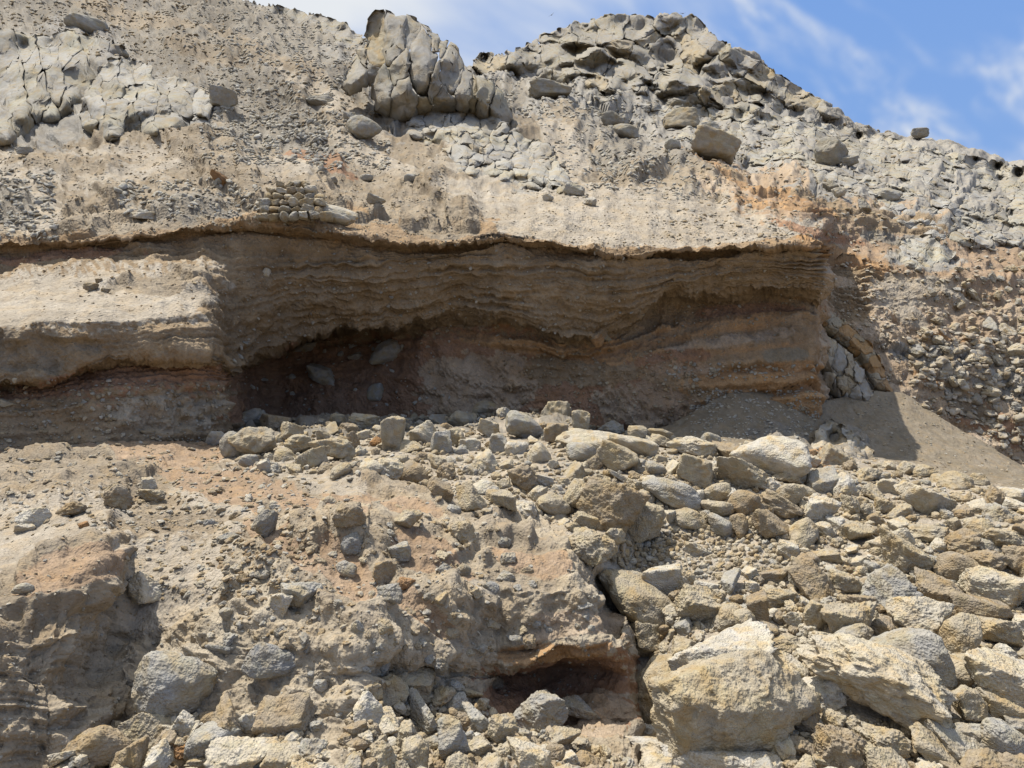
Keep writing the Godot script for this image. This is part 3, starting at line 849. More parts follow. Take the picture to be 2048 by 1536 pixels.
func jointed(parent: Node3D, called: String, outline: PackedVector2Array, seeds: PackedVector2Array, tall: float, tones: Array, how: Dictionary) -> void:
	# bedrock parted by joints: every block is the cell round one seed, cut to the outline; blocks meet at narrow open joints
	var fixed: float = how.get("d", 0.0)
	var lean: float = how.get("lean", 0.0)
	var base_py: float = how.get("base", 0.0)
	var pillow: float = how.get("pillow", .6)
	var reach: float = how.get("reach", 50.0)
	var soft: float = how.get("soft", .3)
	var power: float = how.get("power", 7.0)
	var sc := Vector2(1, 1.0 / tall)
	# the lie of the rock as a whole: smooth between the seeds
	var inv := PackedFloat32Array()
	var weight := PackedFloat32Array()
	var uneven: float = how.get("uneven", .5)
	var gap2 := 0.0
	for q in outline.size(): gap2 += outline[q].cross(outline[(q + 1) % outline.size()])
	gap2 = absf(gap2) * .5 / seeds.size() / tall
	for p in seeds:
		inv.append(1.0 / (cell_depth(p.x, p.y, fixed, lean, base_py) + how.get("aside", 0.0) * (p.x - 790.0)))
		weight.append(rng.randf_range(-uneven, uneven) * gap2)
	var whole := 0.0
	for q in outline.size(): whole += outline[q].cross(outline[(q + 1) % outline.size()])
	var unit := sqrt(absf(whole) * .5 / seeds.size()) / F / inv[seeds.size() / 2]
	var swell: float = how.get("swell", .5) * unit
	for k in seeds.size():
		var near := PackedInt32Array()
		var wide := 60.0
		while near.size() < mini(7, seeds.size()):
			near.clear()
			for m in seeds.size():
				if seeds[m].distance_to(seeds[k]) < wide: near.append(m)
			wide *= 1.4
		var cell := outline
		var a := seeds[k] * sc
		for m in seeds.size():
			if m == k: continue
			var b := seeds[m] * sc
			if a.distance_to(b) > 200.0: continue
			var mid := a + (b - a) * (.5 + (weight[k] - weight[m]) / (2.0 * a.distance_squared_to(b)))
			var n := (b - a).normalized()
			var t := Vector2(-n.y, n.x)
			var quad := PackedVector2Array([mid + t * 900.0, mid - t * 900.0, mid - t * 900.0 - n * 900.0, mid + t * 900.0 - n * 900.0])
			for q in 4: quad[q] = quad[q] / sc
			var parts := Geometry2D.intersect_polygons(cell, quad)
			var best := 0.0
			cell = PackedVector2Array()
			for p in parts:
				var ar := 0.0
				for q in p.size(): ar += p[q].cross(p[(q + 1) % p.size()])
				if absf(ar) > best:
					best = absf(ar)
					cell = p
			if cell.is_empty(): break
		if cell.size() < 3: continue
		var c := Vector2.ZERO
		var area := 0.0
		for q in cell.size():
			var w := cell[q].cross(cell[(q + 1) % cell.size()])
			area += w
			c += (cell[q] + cell[(q + 1) % cell.size()]) * w
		if absf(area) < 60.0: continue
		c /= 3.0 * area
		var M := 40
		var rim := PackedVector2Array()
		for q in M:
			var th := TAU * q / M
			var dir := Vector2(cos(th), sin(th))
			var far := 0.0
			for e in cell.size():
				var hit_ = Geometry2D.segment_intersects_segment(c, c + dir * 900.0, cell[e], cell[(e + 1) % cell.size()])
				if hit_ != null: far = maxf(far, c.distance_to(hit_))
			far = maxf(far, 1.0)
			rim.append(dir * far * 1.012)
		var px_size := sqrt(absf(area) * .5)
		var d0 := 1.0 / inv[k]
		var size := px_size * d0 / F
		var tilt: Vector2 = Vector2(rng.randf_range(-.3, .3), rng.randf_range(-.35, .2)) * float(how.get("tilt", 1.0))
		var push := rng.randf_range(-.5, .5)
		push = (push * push * push * 1.6 + .12 * push) * size * how.get("step", 1.0)
		var off := Vector3(k * 5.3, k * 2.9, 0)
		var rings := [0.0, .16, .32, .47, .6, .72, .82, .89, .94, .975, 1.0, 1.0]
		var V := PackedVector3Array()
		var C := PackedColorArray()
		var I := PackedInt32Array()
		for ri in rings.size():
			var r: float = rings[ri]
			for q in (1 if ri == 0 else M):
				var p := c + rim[q] * r
				p += Vector2(n_row.get_noise_2d(p.x * .035, p.y * .035), n_row.get_noise_2d(p.x * .035 + 90.0, p.y * .035)) * 7.0   # joints are never straight
				var own := 1.0 - pow(r, 9.0)
				var sw := 0.0
				var si := 0.0
				for m in near:
					var q2 := 1.0 / (pow(p.distance_to(seeds[m]), 2.0) + 60.0)
					sw += q2
					si += q2 * inv[m]
				var dd := sw / si
				var pil := pillow * sqrt(clampf(edge_distance(p, outline) / reach, 0, 1))
				var w := ray(p.x, p.y)
				var pos := w * dd
				var nz := own * (.09 * n_low.get_noise_3dv(pos / size * .9 + off) + .07 * n_rock.get_noise_3dv(pos / size * 1.3 + off)) + .02 * n_rock.get_noise_3dv(pos / size * 6.0)
				var ck := 1.0 - smoothstep(0.0, .07, c_edge.get_noise_3dv(pos / size * .5 + off + Vector3.ONE * nz) + 1.0)
				dd += -pil - swell * (n_low.get_noise_3dv(pos / unit * .2) + .6 * n_rock.get_noise_3dv(pos / unit * .42)) + own * push + unit * soft * pow(r, power) + size * (own * (p - c).dot(tilt) / px_size * .6 - nz + .05 * ck * own)
				if ri == rings.size() - 1: dd += maxf(size * .6, .3)
				V.append(w * dd)
				var g := 1.0 + .14 * n_col.get_noise_3dv(pos * .8 + off) + .12 * n_rock.get_noise_3dv(pos / size * 3.0)
				var warm := clampf(.45 + 1.2 * n_col.get_noise_3dv(pos * .6), 0, 1)
				C.append(Color(g * lerpf(.95, 1.03, warm), g * lerpf(.96, 1.0, warm), g * lerpf(1.0, .90, warm)))
		for q in M: I.append_array(PackedInt32Array([0, 1 + q, 1 + (q + 1) % M]))
		for ri in range(1, rings.size() - 1):
			var s0 := 1 + (ri - 1) * M
			for q in M:
				var q2 := (q + 1) % M
				I.append_array(PackedInt32Array([s0 + q, s0 + M + q, s0 + q2, s0 + q2, s0 + M + q, s0 + M + q2]))
		var N := PackedVector3Array()
		N.resize(V.size())
		var facing := 0.0
		for q in range(0, I.size() - M * 6, 3):
			var n := (V[I[q + 1]] - V[I[q]]).cross(V[I[q + 2]] - V[I[q]])
			facing -= n.dot(V[I[q]])
		for q in range(0, I.size(), 3):
			var n := (V[I[q + 1]] - V[I[q]]).cross(V[I[q + 2]] - V[I[q]]) * signf(facing)
			for e in 3: N[I[q + e]] += n
		for q in N.size(): N[q] = N[q].normalized()
		var origin := V[0]
		for q in V.size(): V[q] -= origin
		var arr := []
		arr.resize(Mesh.ARRAY_MAX)
		arr[Mesh.ARRAY_VERTEX] = V
		arr[Mesh.ARRAY_NORMAL] = N
		arr[Mesh.ARRAY_COLOR] = C
		arr[Mesh.ARRAY_INDEX] = I
		var mesh := ArrayMesh.new()
		mesh.add_surface_from_arrays(Mesh.PRIMITIVE_TRIANGLES, arr)
		var o := MeshInstance3D.new()
		o.name = called
		o.mesh = mesh
		o.material_override = mats[tones[rng.randi() % tones.size()]]
		o.position = origin - parent.position
		parent.add_child(o, true)

func crag_root(called: String, label: String, px: float, py: float) -> Node3D:
	var root := Node3D.new()
	root.name = numbered(called)
	root.position = hb_p[hit(px, py)]
	add_child(root)
	tag(root, label, "rock outcrop")
	return root

func more_seeds(given: PackedVector2Array, outline: PackedVector2Array, gap: float, tries: int, tall := 1.0) -> PackedVector2Array:
	# further joints where the outline has none yet
	var out := PackedVector2Array()
	for p in given:
		if Geometry2D.is_point_in_polygon(p, outline): out.append(p)
	var lo := outline[0]
	var hi := lo
	for p in outline:
		lo = lo.min(p)
		hi = hi.max(p)
	for i in tries:
		var p := Vector2(rng.randf_range(lo.x, hi.x), rng.randf_range(lo.y, hi.y))
		if not Geometry2D.is_point_in_polygon(p, outline): continue
		var ok := true
		for q in out:
			if ((q - p) * Vector2(1, 1.0 / tall)).length() < gap:
				ok = false
				break
		if ok: out.append(p)
	return out

func build_crags() -> void:
	# the tower on the hill: tall columns; knobs run down its foot
	var outline := PackedVector2Array([Vector2(735, 40), Vector2(752, 20), Vector2(772, 22), Vector2(790, 27), Vector2(815, 28), Vector2(835, 42), Vector2(860, 56), Vector2(885, 78), Vector2(905, 85), Vector2(920, 110), Vector2(935, 140), Vector2(965, 155), Vector2(1000, 175), Vector2(1028, 232), Vector2(1012, 262), Vector2(960, 248), Vector2(930, 236), Vector2(890, 236), Vector2(850, 246), Vector2(830, 258), Vector2(795, 255), Vector2(770, 238), Vector2(750, 222), Vector2(738, 175), Vector2(700, 192), Vector2(682, 170), Vector2(700, 140), Vector2(715, 95), Vector2(732, 88)])
	var root := crag_root("rock_tower", "tall grey jointed rock tower with an ochre face standing on the scree", 790, 250)
	var dt := hb_d[hit(790, 258)]
	jointed(root, "block", outline, PackedVector2Array([Vector2(752, 60), Vector2(746, 135), Vector2(788, 70), Vector2(800, 140), Vector2(768, 200), Vector2(806, 218), Vector2(825, 60), Vector2(845, 125), Vector2(862, 70), Vector2(870, 160), Vector2(895, 95), Vector2(905, 138), Vector2(892, 215), Vector2(922, 172), Vector2(946, 190), Vector2(970, 195), Vector2(992, 222), Vector2(708, 165), Vector2(722, 115), Vector2(845, 215)]), 2.6, ["crag", "crag", "crag", "cragwarm"], {"d": dt + .6, "aside": (hb_d[hit(950, 252)] - dt) / 160.0, "lean": .010, "base": 250.0, "pillow": 1.6, "reach": 70.0, "soft": .26, "power": 10.0, "tilt": 1.0, "swell": .9, "step": 1.6})
	outline = PackedVector2Array([Vector2(815, 240), Vector2(850, 205), Vector2(900, 188), Vector2(940, 190), Vector2(985, 222), Vector2(1020, 255), Vector2(1060, 278), Vector2(1100, 288), Vector2(1130, 345), Vector2(1168, 388), Vector2(1110, 394), Vector2(1040, 388), Vector2(980, 362), Vector2(915, 354), Vector2(890, 302), Vector2(850, 294), Vector2(815, 272)])
	root = crag_root("knobby_outcrop", "pale grey outcrop of rounded knobs running down from the rock tower", 1000, 392)
	jointed(root, "block", outline, more_seeds(PackedVector2Array([Vector2(837, 243), Vector2(866, 232), Vector2(890, 240), Vector2(902, 202), Vector2(934, 199), Vector2(884, 275), Vector2(914, 270), Vector2(922, 231), Vector2(960, 220), Vector2(943, 243), Vector2(981, 246), Vector2(996, 264), Vector2(960, 278), Vector2(1002, 281), Vector2(1019, 287), Vector2(928, 310), Vector2(949, 325), Vector2(919, 343), Vector2(969, 328), Vector2(1002, 311), Vector2(1031, 305), Vector2(1060, 293), Vector2(1007, 331), Vector2(1042, 325), Vector2(1072, 308), Vector2(1090, 305), Vector2(1098, 331), Vector2(1040, 352), Vector2(1007, 360), Vector2(1075, 357), Vector2(1107, 369), Vector2(1066, 378), Vector2(985, 300), Vector2(940, 290), Vector2(1024, 268), Vector2(1046, 280), Vector2(1118, 350), Vector2(985, 350)]), outline, 22, 300), .9, ["lightcrag", "lightcrag", "lightcrag", "crag"], {"pillow": .7, "reach": 40.0, "soft": .6, "power": 3.2, "swell": .9})
	outline = PackedVector2Array([Vector2(-40, 60), Vector2(20, 58), Vector2(60, 72), Vector2(100, 72), Vector2(135, 60), Vector2(185, 72), Vector2(235, 85), Vector2(262, 110), Vector2(240, 130), Vector2(200, 150), Vector2(192, 200), Vector2(170, 250), Vector2(125, 275), Vector2(60, 290), Vector2(-40, 300)])
	root = crag_root("cliffy_outcrop", "large grey outcrop with upright cracks at the hill's edge", 60, 292)
	jointed(root, "block", outline, PackedVector2Array([Vector2(20, 105), Vector2(30, 158), Vector2(62, 145), Vector2(48, 92), Vector2(82, 195), Vector2(45, 240), Vector2(12, 280), Vector2(100, 235), Vector2(114, 160), Vector2(136, 205), Vector2(152, 150), Vector2(140, 92), Vector2(106, 84), Vector2(176, 84), Vector2(216, 92), Vector2(242, 110)]), 2.4, ["lightcrag", "crag"], {"pillow": 1.6, "reach": 60.0, "soft": .24, "power": 14.0, "tilt": 1.0, "swell": .7, "step": 1.6})
	outline = PackedVector2Array([Vector2(186, 160), Vector2(215, 118), Vector2(255, 118), Vector2(300, 128), Vector2(308, 158), Vector2(350, 150), Vector2(400, 175), Vector2(428, 195), Vector2(422, 240), Vector2(428, 285), Vector2(380, 278), Vector2(320, 285), Vector2(290, 272), Vector2(250, 294), Vector2(200, 288), Vector2(162, 252), Vector2(160, 200)])
	root = crag_root("weathered_outcrop", "weathered grey outcrop with dusty ledges below the scree slope", 300, 292)
	jointed(root, "block", outline, more_seeds(PackedVector2Array([Vector2(218, 138), Vector2(252, 150), Vector2(255, 178), Vector2(285, 152), Vector2(272, 127), Vector2(286, 172), Vector2(198, 164), Vector2(198, 218), Vector2(230, 218), Vector2(215, 250), Vector2(222, 276), Vector2(266, 232), Vector2(335, 224), Vector2(362, 208), Vector2(342, 256), Vector2(310, 264), Vector2(402, 264), Vector2(340, 163), Vector2(388, 188), Vector2(300, 195), Vector2(406, 202), Vector2(398, 228), Vector2(290, 225)]), outline, 26, 200, 1.4), 1.3, ["lightcrag", "crag"], {"pillow": 1.2, "reach": 45.0, "soft": .24, "power": 9.0, "tilt": 1.1, "swell": .8, "step": 1.5})
	# blocks of the summit and the bedded slope are pieces of the hill itself
	var hill: Node3D = get_node("hillside")
	outline = PackedVector2Array([Vector2(940, 152), Vector2(958, 106), Vector2(984, 100), Vector2(1000, 120), Vector2(1040, 95), Vector2(1080, 72), Vector2(1150, 45), Vector2(1200, 36), Vector2(1240, 25), Vector2(1280, 32), Vector2(1310, 36), Vector2(1340, 27), Vector2(1395, 34), Vector2(1415, 60), Vector2(1450, 85), Vector2(1530, 130), Vector2(1600, 175), Vector2(1660, 213), Vector2(1684, 242), Vector2(1600, 238), Vector2(1500, 228), Vector2(1420, 218), Vector2(1340, 218), Vector2(1280, 196), Vector2(1180, 184), Vector2(1100, 168), Vector2(1040, 162)])
	jointed(hill, "rock_block", outline, more_seeds(PackedVector2Array([Vector2(1300, 78), Vector2(1240, 105), Vector2(1222, 140), Vector2(1182, 132), Vector2(1256, 158), Vector2(1292, 122), Vector2(1332, 112), Vector2(1348, 168), Vector2(1436, 140), Vector2(1386, 114), Vector2(1316, 188), Vector2(1240, 40), Vector2(1336, 46), Vector2(1394, 54), Vector2(1420, 94), Vector2(1115, 108), Vector2(1062, 100), Vector2(1118, 66), Vector2(1172, 50), Vector2(1490, 120), Vector2(1525, 145), Vector2(1565, 168), Vector2(1625, 205), Vector2(1658, 222), Vector2(1280, 52), Vector2(1205, 48), Vector2(970, 118), Vector2(945, 150), Vector2(1000, 130), Vector2(1020, 148), Vector2(1050, 130), Vector2(1080, 150), Vector2(1140, 160), Vector2(1160, 185), Vector2(1040, 165), Vector2(1460, 190), Vector2(1500, 180), Vector2(1400, 200), Vector2(1540, 200), Vector2(655, 62), Vector2(690, 66), Vector2(632, 50), Vector2(600, 36), Vector2(710, 84), Vector2(670, 84), Vector2(560, 28), Vector2(506, 18)]), outline, 34, 500, 1.0), .8, ["crag", "crag", "crag", "cragwarm"], {"pillow": 2.0, "reach": 60.0, "soft": .20, "power": 12.0, "tilt": .8, "swell": 2.0, "uneven": .6})
	outline = PackedVector2Array([Vector2(1270, 205), Vector2(1340, 212), Vector2(1500, 222), Vector2(1600, 236), Vector2(1690, 253), Vector2(1850, 294), Vector2(2080, 342), Vector2(2080, 505), Vector2(1900, 505), Vector2(1800, 450), Vector2(1700, 395), Vector2(1600, 365), Vector2(1480, 325), Vector2(1380, 290), Vector2(1300, 250)])
	jointed(hill, "rock_block", outline, more_seeds(more_seeds(PackedVector2Array(), outline, 46, 60, .55), outline, 21, 2000, .6), .6, ["lightcrag", "lightcrag", "crag"], {"pillow": .3, "reach": 30.0, "soft": .26, "power": 8.0, "tilt": 1.2, "swell": 1.4, "uneven": .6})
	outline = PackedVector2Array([Vector2(500, 8), Vector2(560, 12), Vector2(640, 32), Vector2(690, 44), Vector2(725, 72), Vector2(720, 110), Vector2(680, 100), Vector2(640, 70), Vector2(560, 40), Vector2(505, 26)])
	jointed(hill, "rock_block", outline, more_seeds(PackedVector2Array(), outline, 17, 300, 1.4), 1.4, ["crag"], {"pillow": .8, "reach": 24.0, "soft": .16, "power": 6.0, "swell": .9})
	outline = PackedVector2Array([Vector2(1800, 480), Vector2(1860, 470), Vector2(1910, 500), Vector2(1890, 545), Vector2(1840, 560), Vector2(1800, 540)])
	jointed(hill, "rock_block", outline, more_seeds(PackedVector2Array(), outline, 20, 200), 1.0, ["lightcrag"], {"pillow": .4, "reach": 24.0, "soft": .2, "power": 5.0, "swell": .8})
	# broken rock lower down on the right
	var field2 := PackedVector2Array([Vector2(1840, 560), Vector2(2070, 500), Vector2(2070, 820), Vector2(1900, 800), Vector2(1800, 700), Vector2(1880, 620)])
	for i in 900:
		var p := Vector2(rng.randf_range(1790, 2075), rng.randf_range(490, 820))
		if not Geometry2D.is_point_in_polygon(p, field2): continue
		var sz := rng.randf_range(12, 36) * (1.0 if p.y > 650 else .7)
		if not is_free(p.x, p.y, sz * .5, 1.1) or rng.randf() < .4: continue
		mark(p.x, p.y, sz * .5)
		var q := hit(p.x, p.y)
		rock("rock_block", "angular" if rng.randf() < .6 else "lumpy", ["pale", "grey", "lightcrag", "pale", "tan"][rng.randi() % 5], scatter_t(q, sz * 1.2 * hb_d[q] / F, rng.randf_range(.5, .8)), hill).name = "rock_block"
	# tilted ledge of orange beds beyond the cliff's end, with upright grey joints under it
	outline = PackedVector2Array([Vector2(1618, 606), Vector2(1660, 622), Vector2(1705, 655), Vector2(1745, 695), Vector2(1772, 745), Vector2(1790, 790), Vector2(1745, 778), Vector2(1722, 728), Vector2(1690, 695), Vector2(1650, 668), Vector2(1618, 655)])
	root = crag_root("orange_ledge", "tilted ledge of thin orange beds beyond the cliff's right end", 1770, 795)
	jointed(root, "bed", outline, more_seeds(PackedVector2Array(), outline, 19, 300, .7), .7, ["orange", "orange", "brown", "cragwarm"], {"d": 13.9, "lean": .004, "base": 790.0, "pillow": .3, "reach": 30.0, "soft": .10, "power": 8.0})
	outline = PackedVector2Array([Vector2(1622, 640), Vector2(1655, 668), Vector2(1692, 697), Vector2(1724, 730), Vector2(1745, 780), Vector2(1755, 812), Vector2(1720, 818), Vector2(1680, 806), Vector2(1650, 780), Vector2(1632, 720)])
	root = crag_root("jointed_ledge", "stack of upright grey joint blocks under the orange ledge", 1700, 815)
	jointed(root, "block", outline, more_seeds(PackedVector2Array(), outline, 15, 500, 1.9), 1.9, ["grey", "grey", "cragwarm", "pale"], {"d": 13.5, "lean": .004, "base": 815.0, "pillow": .3, "reach": 24.0, "soft": .16, "power": 7.0, "step": 1.6})
	outline = PackedVector2Array([Vector2(1630, 860), Vector2(1660, 838), Vector2(1700, 862), Vector2(1735, 890), Vector2(1760, 925), Vector2(1720, 940), Vector2(1660, 930), Vector2(1625, 905)])
	root = crag_root("sand_knob", "low knob of cracked grey rock poking out of the sand slope", 1690, 925)
	jointed(root, "block", outline, more_seeds(PackedVector2Array(), outline, 24, 300, 1.3), 1.3, ["pale", "grey", "tan"], {"pillow": .25, "reach": 26.0, "soft": .15, "power": 7.0, "step": 1.5})

func heap(called: String, list: Array, label: String, category: String, parent: Node = self) -> void:
	# uncountable stones: one object, one instanced mesh for each of a few shapes
	if list.is_empty(): return
	var root := Node3D.new()
	root.name = called
	parent.add_child(root)
	tag(root, label, category, "", "stuff")
	var nv := small_rocks.size()
	var names := ["angular_stones", "lumpy_stones", "sharp_stones", "flat_stones", "chipped_stones", "clod_stones", "broken_stones", "shard_stones"]
	for v in nv:
		var mine := []
		for i in range(v, list.size(), nv): mine.append(list[i])
		if mine.is_empty(): continue
		var mm := MultiMesh.new()
		mm.transform_format = MultiMesh.TRANSFORM_3D
		mm.use_colors = true
		mm.mesh = small_rocks[v]
		mm.instance_count = mine.size()
		for i in mine.size():
			mm.set_instance_transform(i, mine[i][0])
			mm.set_instance_color(i, mine[i][1])
		var o := MultiMeshInstance3D.new()
		o.name = names[v]
		o.multimesh = mm
		o.material_override = mats["mixed"]
		o.set_meta("kind", "stuff")
		root.add_child(o)

